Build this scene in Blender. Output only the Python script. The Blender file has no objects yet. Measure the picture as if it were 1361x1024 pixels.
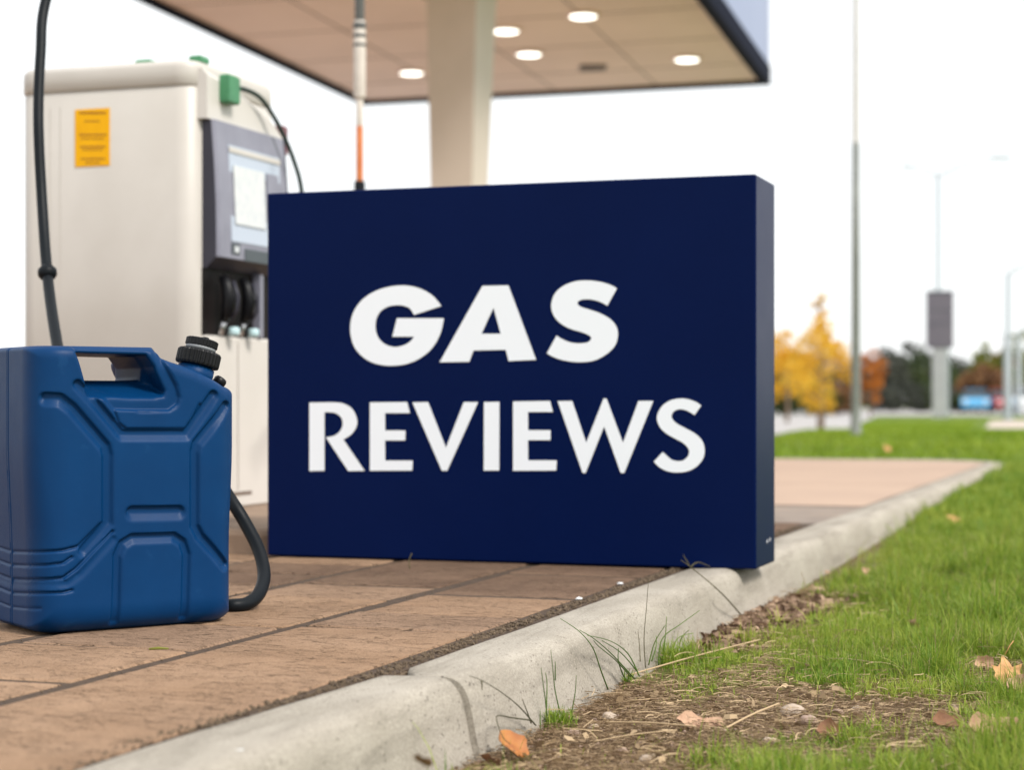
import bpy, math, random
import numpy as np
from mathutils import Vector, Matrix
random.seed(7); RNG = np.random.default_rng(7)
PI = math.pi
sc = bpy.context.scene
COL = sc.collection
# ---------------------------------------------------------------- frames
F = 2500.0; CX = 680.5; HY = 535.0; CZ = 0.36         # metres <-> photograph, used to measure the place
A = math.radians(18.98); CA, SA = math.cos(A), math.sin(A)
def W(px, py, Y): return ((px-CX)/F*Y, Y, CZ+(HY-py)/F*Y)
def G(px, py, z=0.0):
    Y = (CZ-z)*F/(py-HY); return ((px-CX)/F*Y, Y, z)
def PD(p, d, z=0.0): return (p*CA+d*SA, -p*SA+d*CA, z)
def toPD(x, y): return (x*CA-y*SA, x*SA+y*CA)
def sstep(a, b, x):
    t = np.clip((x-a)/(b-a), 0, 1); return t*t*(3-2*t)

# ---------------------------------------------------------------- materials
def S(c):   # srgb 0-255 to linear
    return tuple(((v/255)/12.92 if v/255 <= .04045 else ((v/255+.055)/1.055)**2.4) for v in c)+(1,)
def mat(name, c1, c2=None, scale=8, rough=.6, bump=0, bscale=60, spec=.5, metal=0, coords='Object', stretch=(1,1,1),
        c3=None, s3=2, bump2=0, b2scale=8, coat=0, trans=0, emis=None, estr=0, rvar=0, attr=None, fac=(.35,.65), f3=(.5,.7), detail=6, rot=0):
    m = bpy.data.materials.new(name); m.use_nodes = True
    nt = m.node_tree; N = nt.nodes; L = nt.links
    b = N['Principled BSDF']
    b.inputs['Base Color'].default_value = (*c1[:3], 1)
    b.inputs['Roughness'].default_value = rough; b.inputs['Metallic'].default_value = metal
    b.inputs['Specular IOR Level'].default_value = spec
    b.inputs['Coat Weight'].default_value = coat
    if trans: b.inputs['Transmission Weight'].default_value = trans
    tc = N.new('ShaderNodeTexCoord'); mp = N.new('ShaderNodeMapping'); mp.inputs['Scale'].default_value = stretch
    mp.inputs['Rotation'].default_value = (0, 0, rot)
    L.new(tc.outputs[coords], mp.inputs[0])
    def noise(s, det=detail, r=.6):
        n = N.new('ShaderNodeTexNoise'); n.inputs['Scale'].default_value = s; n.inputs['Detail'].default_value = det
        n.inputs['Roughness'].default_value = r; L.new(mp.outputs[0], n.inputs['Vector']); return n
    def ramp(src, lo, hi):
        r = N.new('ShaderNodeMapRange'); r.inputs[1].default_value = lo; r.inputs[2].default_value = hi
        L.new(src, r.inputs[0]); return r.outputs[0]
    def mix(f, a, bcol):
        x = N.new('ShaderNodeMix'); x.data_type = 'RGBA'; L.new(f, x.inputs[0])
        if isinstance(a, tuple): x.inputs[6].default_value = (*a[:3], 1)
        else: L.new(a, x.inputs[6])
        if isinstance(bcol, tuple): x.inputs[7].default_value = (*bcol[:3], 1)
        else: L.new(bcol, x.inputs[7])
        return x.outputs[2]
    cur = None
    if attr:
        at = N.new('ShaderNodeAttribute'); at.attribute_name = attr
        cur = mix(at.outputs['Fac'], c1, c2)
    elif c2 is not None:
        cur = mix(ramp(noise(scale).outputs['Fac'], *fac), c1, c2)
    if c3 is not None:
        cur = mix(ramp(noise(s3, 5).outputs['Fac'], *f3), cur if cur is not None else c1, c3)
    if cur is not None: L.new(cur, b.inputs['Base Color'])
    if rvar:
        rr = N.new('ShaderNodeMapRange'); rr.inputs[3].default_value = rough-rvar; rr.inputs[4].default_value = rough+rvar
        L.new(noise(scale*1.7).outputs['Fac'], rr.inputs[0]); L.new(rr.outputs[0], b.inputs['Roughness'])
    prev = None
    for st, bs in ((bump, bscale), (bump2, b2scale)):
        if st:
            bp = N.new('ShaderNodeBump'); bp.inputs['Strength'].default_value = 1; bp.inputs['Distance'].default_value = st
            L.new(noise(bs, 8, .65).outputs['Fac'], bp.inputs['Height'])
            if prev: L.new(prev, bp.inputs['Normal'])
            prev = bp.outputs[0]
    if prev: L.new(prev, b.inputs['Normal'])
    if emis: b.inputs['Emission Color'].default_value = emis; b.inputs['Emission Strength'].default_value = estr
    m['_nodes'] = 1
    return m
def leafmat(name, c1, c2, tr=.35, rough=.55, attr='tint'):
    m = bpy.data.materials.new(name); m.use_nodes = True; nt = m.node_tree; N = nt.nodes; L = nt.links
    b = N['Principled BSDF']; b.inputs['Roughness'].default_value = rough; b.inputs['Specular IOR Level'].default_value = .3
    at = N.new('ShaderNodeAttribute'); at.attribute_name = attr
    x = N.new('ShaderNodeMix'); x.data_type = 'RGBA'; L.new(at.outputs['Fac'], x.inputs[0])
    x.inputs[6].default_value = (*c1[:3], 1); x.inputs[7].default_value = (*c2[:3], 1)
    L.new(x.outputs[2], b.inputs['Base Color'])
    t = N.new('ShaderNodeBsdfTranslucent'); L.new(x.outputs[2], t.inputs[0])
    ms = N.new('ShaderNodeMixShader'); ms.inputs[0].default_value = tr
    L.new(b.outputs[0], ms.inputs[1]); L.new(t.outputs[0], ms.inputs[2])
    L.new(ms.outputs[0], N['Material Output'].inputs['Surface'])
    return m

M = {}
M['navy'] = mat('navy_paint', (.0006,.0062,.047), (.0008,.0070,.052), 3, .36, .00012, 500, spec=.06, rvar=.05)
M['white_vinyl'] = mat('white_vinyl', (.85,.88,.93), rough=.5)
M['white_dot'] = mat('scuffed_paint', (.5,.5,.55), rough=.6)
M['can'] = mat('blue_plastic', (.0008,.031,.110), (.0011,.036,.124), 9, .40, .0002, 900, spec=.14, rvar=.06, bump2=.0004, b2scale=22, c3=(.006,.05,.15), s3=30, f3=(.62,.8))
M['black_plastic'] = mat('black_plastic', (.003,.003,.004), (.006,.006,.008), 40, .4, .0002, 500, spec=.25)
M['grey_ring'] = mat('grey_rubber_ring', (.25,.26,.28), rough=.5)
M['rubber'] = mat('black_rubber', (.004,.0065,.009), (.007,.009,.012), 12, .45, .0003, 300, spec=.15)
M['cream'] = mat('cream_enamel', S((199,193,186)), S((193,187,180)), 2.5, .42, .0002, 60, c3=S((186,179,171)), s3=1.2)
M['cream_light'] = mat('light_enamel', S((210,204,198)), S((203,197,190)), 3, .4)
M['yellow'] = mat('amber_sticker', S((240,178,0)), S((232,168,0)), 12, .5, spec=.2)
M['ink'] = mat('sticker_ink', S((150,95,10)), rough=.6)
M['green_plastic'] = mat('green_plastic', S((70,140,95)), S((60,125,85)), 30, .45)
M['green_hose'] = mat('dark_green_rubber', (.005,.022,.015), rough=.4)
M['charcoal'] = mat('charcoal_plastic', (.022,.021,.036), (.027,.026,.042), 10, .5)
M['greybezel'] = mat('lilac_grey_plastic', S((138,138,152)), S((128,128,142)), 10, .42)
M['greydark'] = mat('dark_grey_plastic', S((70,78,84)), rough=.45)
M['paper'] = mat('printed_panel', S((218,220,220)), S((204,208,212)), 40, .5)
M['screen'] = mat('display_glass', S((180,190,205)), rough=.15)
M['pinkish'] = mat('reddish_plastic', S((120,72,80)), rough=.5)
M['steel'] = mat('brushed_steel', (.55,.55,.56), rough=.3, metal=1)
M['bluegloss'] = mat('pale_blue_plastic', S((190,220,225)), rough=.3)
M['bay'] = mat('bay_black', (.004,.003,.003), (.012,.008,.008), 14, .6, spec=.15)
M['skinplastic'] = mat('tan_plastic', S((190,140,120)), rough=.5)
M['island'] = mat('island_concrete', S((150,126,106)), S((130,108,90)), 9, .85, .002, 60, c3=S((105,88,74)), s3=3)
M['orange_pipe'] = mat('copper_orange_pipe', S((215,130,75)), S((200,110,60)), 10, .45)
M['white_pipe'] = mat('white_pipe', S((222,212,202)), S((205,195,185)), 10, .45)
M['greypipe'] = mat('grey_pipe', S((92,92,90)), rough=.45)
M['column'] = mat('column_paint', S((206,193,180)), S((198,186,172)), 2, .55)
M['soffit'] = mat('soffit_panel', S((242,217,206)), S((236,211,200)), .8, .6, c3=S((226,201,190)), s3=.35)
M['fascia'] = mat('pale_blue_fascia', S((118,132,174)), S((110,125,168)), 1.5, .3)
M['fascia_dark'] = mat('navy_fascia_trim', (.004,.006,.02), rough=.7, spec=.05)
M['lampdisc'] = mat('lamp_lens', (.9,.9,.85), emis=(1,.99,.9,1), estr=2.2)
M['vent'] = mat('vent_metal', S((110,92,80)), rough=.5)

def stone_mat(name, c1, c2, cdark, big, st, crack, pit, pitcol, bumpd, rough=.92, cg=(.40,.54), cw=.010, streak=0):
    """grainy stone: soft blotches, fine grain, dark pits and thin cracks running along the slab"""
    m = bpy.data.materials.new(name); m.use_nodes = True; nt = m.node_tree; N = nt.nodes; L = nt.links
    b = N['Principled BSDF']; b.inputs['Roughness'].default_value = rough; b.inputs['Specular IOR Level'].default_value = .2
    tc = N.new('ShaderNodeTexCoord'); rt = N.new('ShaderNodeMapping'); rt.inputs['Rotation'].default_value = (0,0,A); L.new(tc.outputs['Object'], rt.inputs[0])
    sc_ = N.new('ShaderNodeMapping'); sc_.inputs['Scale'].default_value = st; L.new(rt.outputs[0], sc_.inputs[0])
    def noise(v, s, d=6, r=.6, dist=0):
        n = N.new('ShaderNodeTexNoise'); n.inputs['Scale'].default_value = s; n.inputs['Detail'].default_value = d; n.inputs['Roughness'].default_value = r; n.inputs['Distortion'].default_value = dist
        L.new(v, n.inputs['Vector']); return n.outputs['Fac']
    def mr(v, a, c, e=0., f=1.):
        r = N.new('ShaderNodeMapRange'); r.inputs[1].default_value = a; r.inputs[2].default_value = c; r.inputs[3].default_value = e; r.inputs[4].default_value = f; L.new(v, r.inputs[0]); return r.outputs[0]
    def mix(f, a, c):
        x = N.new('ShaderNodeMix'); x.data_type = 'RGBA'; L.new(f, x.inputs[0])
        for i_, v in ((6, a), (7, c)):
            if isinstance(v, tuple): x.inputs[i_].default_value = (*v, 1)
            else: L.new(v, x.inputs[i_])
        return x.outputs[2]
    def mth(op, a, c):
        x = N.new('ShaderNodeMath'); x.operation = op
        for i_, v in ((0, a), (1, c)):
            if isinstance(v, (int, float)): x.inputs[i_].default_value = v
            else: L.new(v, x.inputs[i_])
        return x.outputs[0]
    R_ = rt.outputs[0]; Sx = sc_.outputs[0]
    col = mix(mr(noise(R_, big), .35, .65), c1, c2)
    col = mix(mr(noise(R_, big*.35, 4), .45, .75, 0, .85), col, cdark)
    if streak: col = mix(mr(noise(Sx, 7, 5, .6, .3), .48, .66, 0, streak), col, tuple(v*.62 for v in cdark))
    grain = noise(R_, 330, 4, .75)
    col = mix(mr(grain, .50, .66, 0, .8), col, tuple(v*.5 for v in c1))
    col = mix(mr(grain, .47, .32, 0, .6), col, tuple(min(v*1.3, .8) for v in c1))
    ridge = mth('ABSOLUTE', mth('SUBTRACT', noise(Sx, crack, 5, .6, .4), .5), 0)
    gate = mr(noise(R_, big*1.3, 3), *cg)
    ck = mth('MULTIPLY', mr(ridge, cw, .0, 0, 1), gate)
    col = mix(mth('MULTIPLY', ck, .8), col, tuple(v*.3 for v in c2))
    vo = N.new('ShaderNodeTexVoronoi'); vo.inputs['Scale'].default_value = pit; L.new(R_, vo.inputs['Vector'])
    pgate = mr(noise(R_, pit*.35, 2), .52, .6)
    pt = mth('MULTIPLY', mr(vo.outputs['Distance'], .26, .14), pgate)
    col = mix(mth('MULTIPLY', pt, .75), col, pitcol)
    L.new(col, b.inputs['Base Color'])
    hgt = mth('SUBTRACT', mth('ADD', mth('MULTIPLY', grain, .55), mth('MULTIPLY', noise(R_, 90, 6), .6)), mth('ADD', mth('MULTIPLY', ck, .9), mth('MULTIPLY', pt, .7)))
    bp = N.new('ShaderNodeBump'); bp.inputs['Strength'].default_value = 1; bp.inputs['Distance'].default_value = bumpd; L.new(hgt, bp.inputs['Height']); L.new(bp.outputs[0], b.inputs['Normal'])
    return m
M['kerb'] = stone_mat('kerb_concrete', (.45,.405,.345), (.385,.345,.29), (.29,.255,.205), 9, (3.0,.35,3.0), 9, 120, (.11,.09,.07), .0020, cg=(.66,.74), cw=.006, streak=.55)
M['paver'] = stone_mat('tan_paver', (.41,.265,.17), (.33,.205,.125), (.24,.15,.095), 6, (.42,2.4,1), 34, 140, (.10,.06,.04), .0042, cg=(.38,.5), cw=.014)
M['paver2'] = stone_mat('tan_paver_worn', (.36,.235,.155), (.29,.185,.12), (.205,.13,.088), 6, (.42,2.4,1), 34, 140, (.09,.055,.038), .0042, cg=(.36,.5), cw=.014)
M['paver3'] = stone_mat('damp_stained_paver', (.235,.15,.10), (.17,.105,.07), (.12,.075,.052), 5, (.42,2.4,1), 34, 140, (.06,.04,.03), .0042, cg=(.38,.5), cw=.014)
M['mortar'] = mat('joint_mortar', (.23,.205,.17), (.17,.15,.125), 80, .95, .002, 200)
M['jointsand'] = mat('joint_sand', (.095,.060,.038), (.055,.035,.023), 60, .95, .004, 200)
M['soil'] = mat('crumbly_soil', (.19,.135,.085), (.085,.058,.038), 90, .95, .003, 400)
M['apron'] = mat('apron_concrete', S((180,154,134)), S((170,145,127)), 1.2, .85, .001, 100, c3=S((172,146,128)), s3=.5)
M['asphalt'] = mat('worn_asphalt', S((146,132,120)), S((118,106,98)), 6, .9, .004, 60, c3=S((168,150,132)), s3=3)
M['road'] = mat('road_asphalt', S((170,166,165)), S((160,157,156)), .5, .8, c3=S((178,172,168)), s3=.12)
M['pathm'] = mat('path_concrete', S((192,176,164)), S((182,168,158)), .6, .85)
M['lamppole'] = mat('galvanised_pole', S((128,132,126)), S((116,120,116)), 6, .5, metal=0)
M['palepole'] = mat('pale_painted_pole', S((158,166,170)), rough=.5)
M['pylon'] = mat('pylon_grey', S((104,98,108)), S((96,90,102)), 2, .6)
M['pylonpost'] = mat('pylon_post_paint', S((168,168,170)), S((158,158,162)), 2, .6)
M['bark'] = mat('bark', S((150,130,112)), S((110,92,78)), 8, .9)
M['darkbark'] = mat('dark_bark', S((70,58,48)), S((50,42,36)), 8, .9)
M['pebble'] = mat('pale_stone', (.52,.42,.33), (.40,.31,.24), 60, .85, .0012, 250)
M['pebble2'] = mat('pinkish_stone', (.42,.30,.235), (.33,.23,.18), 60, .85, .0012, 250)
M['chip'] = mat('white_chip', (.7,.7,.7), rough=.8)
M['orange_leaf'] = mat('orange_leaf', (.42,.165,.035), (.33,.11,.025), 60, .6, .0008, 120, c3=(.22,.075,.02), s3=40, f3=(.55,.75))
M['tan_leaf'] = mat('tan_leaf', (.62,.33,.13), (.52,.27,.11), 70, .65, .0006, 150, c3=(.4,.2,.09), s3=30)
M['dry_leaf'] = mat('dry_leaf', (.55,.35,.23), (.36,.20,.125), 60, .75, .0015, 120, c3=(.25,.13,.08), s3=25)
M['brown_leaf'] = mat('brown_leaf', (.25,.12,.06), (.17,.08,.045), 60, .75, .0015, 120)
M['straw'] = leafmat('straw', (.12,.07,.035), (.55,.40,.24), .1, .7)
M['chipbark'] = leafmat('bark_mulch', (.12,.07,.045), (.45,.31,.21), 0.0, .85)
M['grass'] = leafmat('grass_blade', (.105,.225,.014), (.42,.47,.075), .42, .5)
M['grassfar'] = leafmat('far_grass_blade', (.16,.27,.016), (.33,.41,.04), .4, .6)
M['weed'] = leafmat('weed_stem', (.05,.12,.012), (.17,.28,.04), .25, .5)
M['weeddark'] = leafmat('dry_weed_stem', (.055,.055,.025), (.14,.12,.06), .1, .6)
M['yellowleaf'] = leafmat('yellow_foliage', (.70,.38,.02), (.85,.60,.08), .45)
M['orangeleaf'] = leafmat('orange_foliage', (.42,.13,.02), (.62,.24,.04), .4)
M['greenleaf'] = leafmat('green_foliage', (.035,.06,.02), (.09,.12,.035), .3)
M['darkleaf'] = leafmat('dark_foliage', (.036,.042,.034), (.085,.09,.066), .2)
M['oliveleaf'] = leafmat('olive_foliage', (.14,.17,.03), (.30,.30,.06), .4)
M['brownleaf'] = leafmat('russet_foliage', (.16,.08,.04), (.32,.17,.07), .3)
M['carblue'] = mat('car_paint_blue', S((90,165,210)), rough=.25, coat=.5)
M['carwhite'] = mat('car_paint_white', (.75,.75,.76), rough=.25, coat=.5)
M['carred'] = mat('car_paint_red', S((175,40,45)), rough=.25, coat=.5)
M['cargrey'] = mat('car_paint_grey', S((120,125,130)), rough=.3, coat=.5)
M['glass'] = mat('car_glass', (.03,.035,.04), rough=.08)
M['lamp_red'] = mat('tail_lamp', (.4,.02,.02), rough=.2)
M['wallpale'] = mat('pale_render', S((215,200,190)), S((205,190,182)), .3, .8)
M['roofgrey'] = mat('roof_tiles', S((110,96,92)), S((95,84,80)), .8, .8)
M['windowm'] = mat('window_glass', (.06,.07,.08), rough=.1)

# ground material: soil / lawn mixture by noise
def ground_mat():
    m = bpy.data.materials.new('lawn_soil'); m.use_nodes = True; nt = m.node_tree; N = nt.nodes; L = nt.links
    b = N['Principled BSDF']; b.inputs['Roughness'].default_value = .95; b.inputs['Specular IOR Level'].default_value = .1
    tc = N.new('ShaderNodeTexCoord')
    def noise(s, d=6):
        n = N.new('ShaderNodeTexNoise'); n.inputs['Scale'].default_value = s; n.inputs['Detail'].default_value = d; n.inputs['Roughness'].default_value = .65
        L.new(tc.outputs['Object'], n.inputs['Vector']); return n.outputs['Fac']
    def mr(v, lo, hi):
        r = N.new('ShaderNodeMapRange'); r.inputs[1].default_value = lo; r.inputs[2].default_value = hi; L.new(v, r.inputs[0]); return r.outputs[0]
    def mix(f, a, c):
        x = N.new('ShaderNodeMix'); x.data_type = 'RGBA'; L.new(f, x.inputs[0])
        for i, v in ((6, a), (7, c)):
            if isinstance(v, tuple): x.inputs[i].default_value = (*v, 1)
            else: L.new(v, x.inputs[i])
        return x.outputs[2]
    soil = mix(mr(noise(120), .35, .65), (.20,.135,.08), (.085,.055,.034))
    soil = mix(mr(noise(14), .5, .7), soil, (.26,.185,.115))
    lawn = mix(mr(noise(9), .35, .65), (.085,.14,.018), (.14,.20,.03))
    lawn = mix(mr(noise(.9), .5, .75), lawn, (.18,.20,.04))
    at = N.new('ShaderNodeAttribute'); at.attribute_name = 'lawn'
    col = mix(at.outputs['Fac'], soil, lawn)
    L.new(col, b.inputs['Base Color'])
    bp = N.new('ShaderNodeBump'); bp.inputs['Distance'].default_value = .005; L.new(noise(160, 8), bp.inputs['Height']); L.new(bp.outputs[0], b.inputs['Normal'])
    return m
M['ground'] = ground_mat()

# ---------------------------------------------------------------- object helpers
def tagp(o, label=None, cat=None, group=None, kind=None):
    if label: o['label'] = label
    if cat: o['category'] = cat
    if group: o['group'] = group
    if kind: o['kind'] = kind
    return o
def thing(name, label, cat, loc=(0,0,0), rotz=0, group=None):
    o = bpy.data.objects.new(name, None); COL.objects.link(o)
    o.location = loc; o.rotation_euler = (0, 0, rotz); o.empty_display_size = .1
    return tagp(o, label, cat, group)
def rootmat(o):
    while o.parent: o = o.parent
    return Matrix.Translation(o.location) @ o.rotation_euler.to_matrix().to_4x4()
class MB:
    def __init__(s): s.v = []; s.f = []; s.sm = []
    def add(s, vs, fs, smooth=False):
        n = len(s.v); s.v += [tuple(map(float, v)) for v in vs]; s.f += [tuple(int(i)+n for i in f) for f in fs]; s.sm += [smooth]*len(fs)
    def box(s, x0, x1, y0, y1, z0, z1, bev=0):
        if bev <= 0:
            v = [(x,y,z) for z in (z0,z1) for y in (y0,y1) for x in (x0,x1)]
            s.add(v, [(0,2,3,1),(4,5,7,6),(0,1,5,4),(2,6,7,3),(0,4,6,2),(1,3,7,5)])
        else:
            b = bev; s.loft([[(x0+i,y0+i,z),(x1-i,y0+i,z),(x1-i,y1-i,z),(x0+i,y1-i,z)] for (i,z) in ((b,z0),(0,z0+b),(0,z1-b),(b,z1))])
    def loft(s, rings, smooth=False, cap=True, closed=True):
        n = len(rings[0]); v = [p for r in rings for p in r]; f = []
        for i in range(len(rings)-1):
            for j in range(n if closed else n-1):
                k = (j+1) % n; f.append((i*n+j, i*n+k, (i+1)*n+k, (i+1)*n+j))
        s.add(v, f, smooth)
        if cap and closed:
            base = len(s.v)-len(v)
            s.f.append(tuple(base+i for i in range(n))[::-1]); s.sm.append(False)
            s.f.append(tuple(base+(len(rings)-1)*n+i for i in range(n))); s.sm.append(False)
    def tube(s, pts, r, n=10, smooth=True, cap=True):
        pts = [Vector(p) for p in pts]; rr = r if isinstance(r, (list, tuple, np.ndarray)) else [r]*len(pts)
        t0 = (pts[1]-pts[0]).normalized(); up = Vector((0,0,1)) if abs(t0.z) < .9 else Vector((1,0,0))
        nrm = (up - t0*up.dot(t0)).normalized(); rings = []
        for i, p in enumerate(pts):
            t = (pts[min(i+1,len(pts)-1)]-pts[max(i-1,0)]).normalized()
            nrm = (nrm - t*nrm.dot(t)).normalized(); bn = t.cross(nrm)
            rings.append([tuple(p+(nrm*math.cos(a)+bn*math.sin(a))*rr[i]) for a in [2*PI*k/n for k in range(n)]])
        s.loft(rings, smooth, cap)
    def lathe(s, prof, n=32, c=(0,0,0), smooth=True):
        s.loft([[(c[0]+r*math.cos(2*PI*k/n), c[1]+r*math.sin(2*PI*k/n), c[2]+z) for k in range(n)] for r, z in prof], smooth)
    def build(s, name, m, parent=None, world=False, xf=None):
        me = bpy.data.meshes.new(name); v = s.v
        if xf is not None: v = [tuple(xf @ Vector(p)) for p in v]
        if world and parent is not None:
            inv = rootmat(parent).inverted(); v = [tuple(inv @ Vector(p)) for p in v]
        me.from_pydata(v, [], s.f); me.polygons.foreach_set('use_smooth', s.sm)
        me.materials.append(m); me.validate(); me.update()
        o = bpy.data.objects.new(name, me); COL.objects.link(o)
        if parent: o.parent = parent
        return o
def rebase(o, loc):
    """give a single-mesh thing its own origin"""
    o.data.transform(Matrix.Translation(-Vector(loc))); o.location = loc; return o
def npmesh(name, v, faces, m, parent=None, smooth=False, attr=None):
    """faces: (n,4) or (n,3) int array"""
    me = bpy.data.meshes.new(name); nv = len(v); nf, k = faces.shape
    me.vertices.add(nv); me.vertices.foreach_set('co', np.ascontiguousarray(v, dtype=np.float32).ravel())
    me.loops.add(nf*k); me.loops.foreach_set('vertex_index', faces.astype(np.int32).ravel())
    me.polygons.add(nf); me.polygons.foreach_set('loop_start', np.arange(0, nf*k, k, dtype=np.int32))
    me.polygons.foreach_set('loop_total', np.full(nf, k, dtype=np.int32))
    me.polygons.foreach_set('use_smooth', np.full(nf, smooth))
    if attr:
        for an, av in attr.items():
            a = me.attributes.new(an, 'FLOAT', 'POINT'); a.data.foreach_set('value', av.astype(np.float32))
    me.materials.append(m); me.update(calc_edges=True)
    o = bpy.data.objects.new(name, me); COL.objects.link(o)
    if parent: o.parent = parent
    return o
def spline(pts, n=8, closed=False):
    P = [np.array(p, float) for p in pts]; out = []
    m = len(P)
    for i in range(m if closed else m-1):
        if closed: a, b, c, d = P[(i-1)%m], P[i], P[(i+1)%m], P[(i+2)%m]
        else: a, b, c, d = P[max(i-1,0)], P[i], P[i+1], P[min(i+2,m-1)]
        for k in range(n):
            t = k/n; out.append(.5*((2*b)+(-a+c)*t+(2*a-5*b+4*c-d)*t*t+(-a+3*b-3*c+d)*t**3))
    if not closed: out.append(P[-1])
    return [tuple(o) for o in out]
def vnoise(x, y, f, seed=0):
    """smooth value noise, numpy"""
    x = np.asarray(x)*f+seed*17.3; y = np.asarray(y)*f+seed*9.1
    xi = np.floor(x).astype(np.int64); yi = np.floor(y).astype(np.int64); fx = x-xi; fy = y-yi
    fx = fx*fx*(3-2*fx); fy = fy*fy*(3-2*fy)
    def h(a, b):
        n = (a*374761393+b*668265263+seed*1442695) & 0x7fffffff
        n = ((n ^ (n >> 13))*1274126177) & 0x7fffffff
        return ((n ^ (n >> 16)) & 0xffff)/65535.0
    return (h(xi,yi)*(1-fx)+h(xi+1,yi)*fx)*(1-fy)+(h(xi,yi+1)*(1-fx)+h(xi+1,yi+1)*fx)*fy
def fbm(x, y, f, o=4, seed=0):
    r = 0; a = .5; t = 0
    for i in range(o): r = r+a*vnoise(x, y, f*2**i, seed+i); t += a; a *= .5
    return r/t

# ================================================================ GROUND
P_IN, P_FOOT = -.967, -.832
D_END = 12.15
def kerb_end_r(): return .75
def ground_z(x, y):
    x = np.asarray(x, float); y = np.asarray(y, float)
    p, d = x*CA-y*SA, x*SA+y*CA
    lawn = -.105+.08*sstep(3.6, 10.5, d)+.03*sstep(-.7, .8, p)*sstep(1.5, 3, d)
    lawn = lawn+(fbm(x, y, 3.0, 3)-.5)*.022*sstep(-.82, -.65, p)
    far = -.03-.27*sstep(21, 47, y)
    z = np.where(d > 12.0, far, lawn)
    t = sstep(11.4, 12.6, d); z = lawn*(1-t)+far*t
    inside = (1-sstep(-.93, -.86, p))*(1-sstep(12.15, 12.3, d))
    z = z*(1-inside)+(-.2)*inside
    return z
def axis(parts):
    out = []
    for a, b, st in parts: out += list(np.arange(a, b, st))
    return np.array(out+[parts[-1][1]])
ps = axis([(-600,-60,60),(-60,-10,5),(-10,-1.2,.5),(-1.2,1.8,.025),(1.8,6,.12),(6,20,.7),(20,80,5),(80,600,50)])
ds = axis([(-60,0,6),(0,1.2,.3),(1.2,5,.025),(5,8,.08),(8,11,.25),(11,13,.06),(13,50,.6),(50,200,8),(200,1500,100)])
PP, DD = np.meshgrid(ps, ds, indexing='ij')
gx = PP*CA+DD*SA; gy = -PP*SA+DD*CA; gz = ground_z(gx, gy)
def lushness(x, y):
    """0 bare soil .. 1 lawn; patches measured in the photograph"""
    x = np.asarray(x, float); y = np.maximum(np.asarray(y, float), .5)
    z = ground_z(x, y); px = CX+F*x/y; py = HY+F*(CZ-z)/y
    L = np.ones_like(x)
    def ell(cx, cy, rx, ry, soft=.35, amt=1):
        r = np.sqrt(((px-cx)/rx)**2+((py-cy)/ry)**2)+(fbm(x, y, 11, 4, 3)-.5)*1.7
        return (1-sstep(1-soft, 1+soft, r))*amt
    bare = np.zeros_like(x)
    for e in ((760,985,190,62),(900,960,190,52),(1060,950,175,36),(1010,905,60,18,.35,.55),(640,1010,70,50),(790,1015,210,45),(860,985,140,40),(950,1003,130,28),(1190,955,150,28,.4,.8),(1310,985,90,18,.4,.7),(990,822,105,40),(1000,815,60,24),(985,820,75,32),(1190,930,80,26,.4,.75),(1330,905,60,22,.4,.75),(1050,1005,110,22,.4,.7),(1230,985,110,22,.4,.8),(840,935,60,30,.3,.8),(1130,745,60,22,.4,.5),(1260,695,30,8,.4,.5)):
        bare = np.maximum(bare, ell(*e))
    return np.clip(1-bare, 0, 1)
lw = lushness(gx.ravel(), gy.ravel()).reshape(gx.shape)
pfoot = 1-sstep(-.83, -.75, PP)*1.0
lw = lw*(1-pfoot*.7*(DD < 12.1))
nP, nD = PP.shape
idx = np.arange(nP*nD).reshape(nP, nD)
gf = np.stack([idx[:-1,:-1], idx[1:,:-1], idx[1:,1:], idx[:-1,1:]], -1).reshape(-1, 4)
o = npmesh('ground', np.stack([gx, gy, gz], -1).reshape(-1, 3), gf, M['ground'], smooth=True, attr={'lawn': lw.ravel()})
tagp(o, kind='structure')

# ================================================================ KERB
# cross-section (offset outwards from the inner edge, height)
prof = [(0,-.12),(0,-.006),(.003,-.001),(.010,.0005),(.04,.0015),(.07,.003),(.085,.003),(.095,.001),(.104,-.004),(.111,-.012),(.116,-.022),(.120,-.036),(.124,-.055),(.129,-.08),(.136,-.11),(.140,-.15),(.142,-.22)]
# path of the inner edge in (p,d): straight along D, round corner, then back along -P
R0 = .5
path = [(P_IN, d) for d in np.arange(-1.5, 11.35, .045)]
cxp, cdp = P_IN-R0, 11.35
path += [(cxp+R0*math.cos(t), cdp+R0*math.sin(t)) for t in np.linspace(0, PI/2, 14)]
path += [(p, cdp+R0) for p in np.arange(cxp-.3, -16, -.4)]
path = np.array(path); seglen = np.r_[0, np.cumsum(np.hypot(*np.diff(path, axis=0).T))]
tang = np.gradient(path, axis=0); tang /= np.hypot(*tang.T)[:, None]
nrm = np.stack([tang[:,1], -tang[:,0]], -1)      # outward (right of travel)
s_joint = [(-1.5+1.5)+v for v in (0, 1.95, 2.28+1.5, 4.42+1.5, 6.4+1.5, 8.4+1.5, 10.4+1.5, 13.9, 16, 18, 20, 22, 24, 26)]
def path_at(s):
    return (np.array([np.interp(s, seglen, path[:,0]), np.interp(s, seglen, path[:,1])]),
            np.array([np.interp(s, seglen, nrm[:,0]), np.interp(s, seglen, nrm[:,1])]))
kb = MB()
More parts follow.
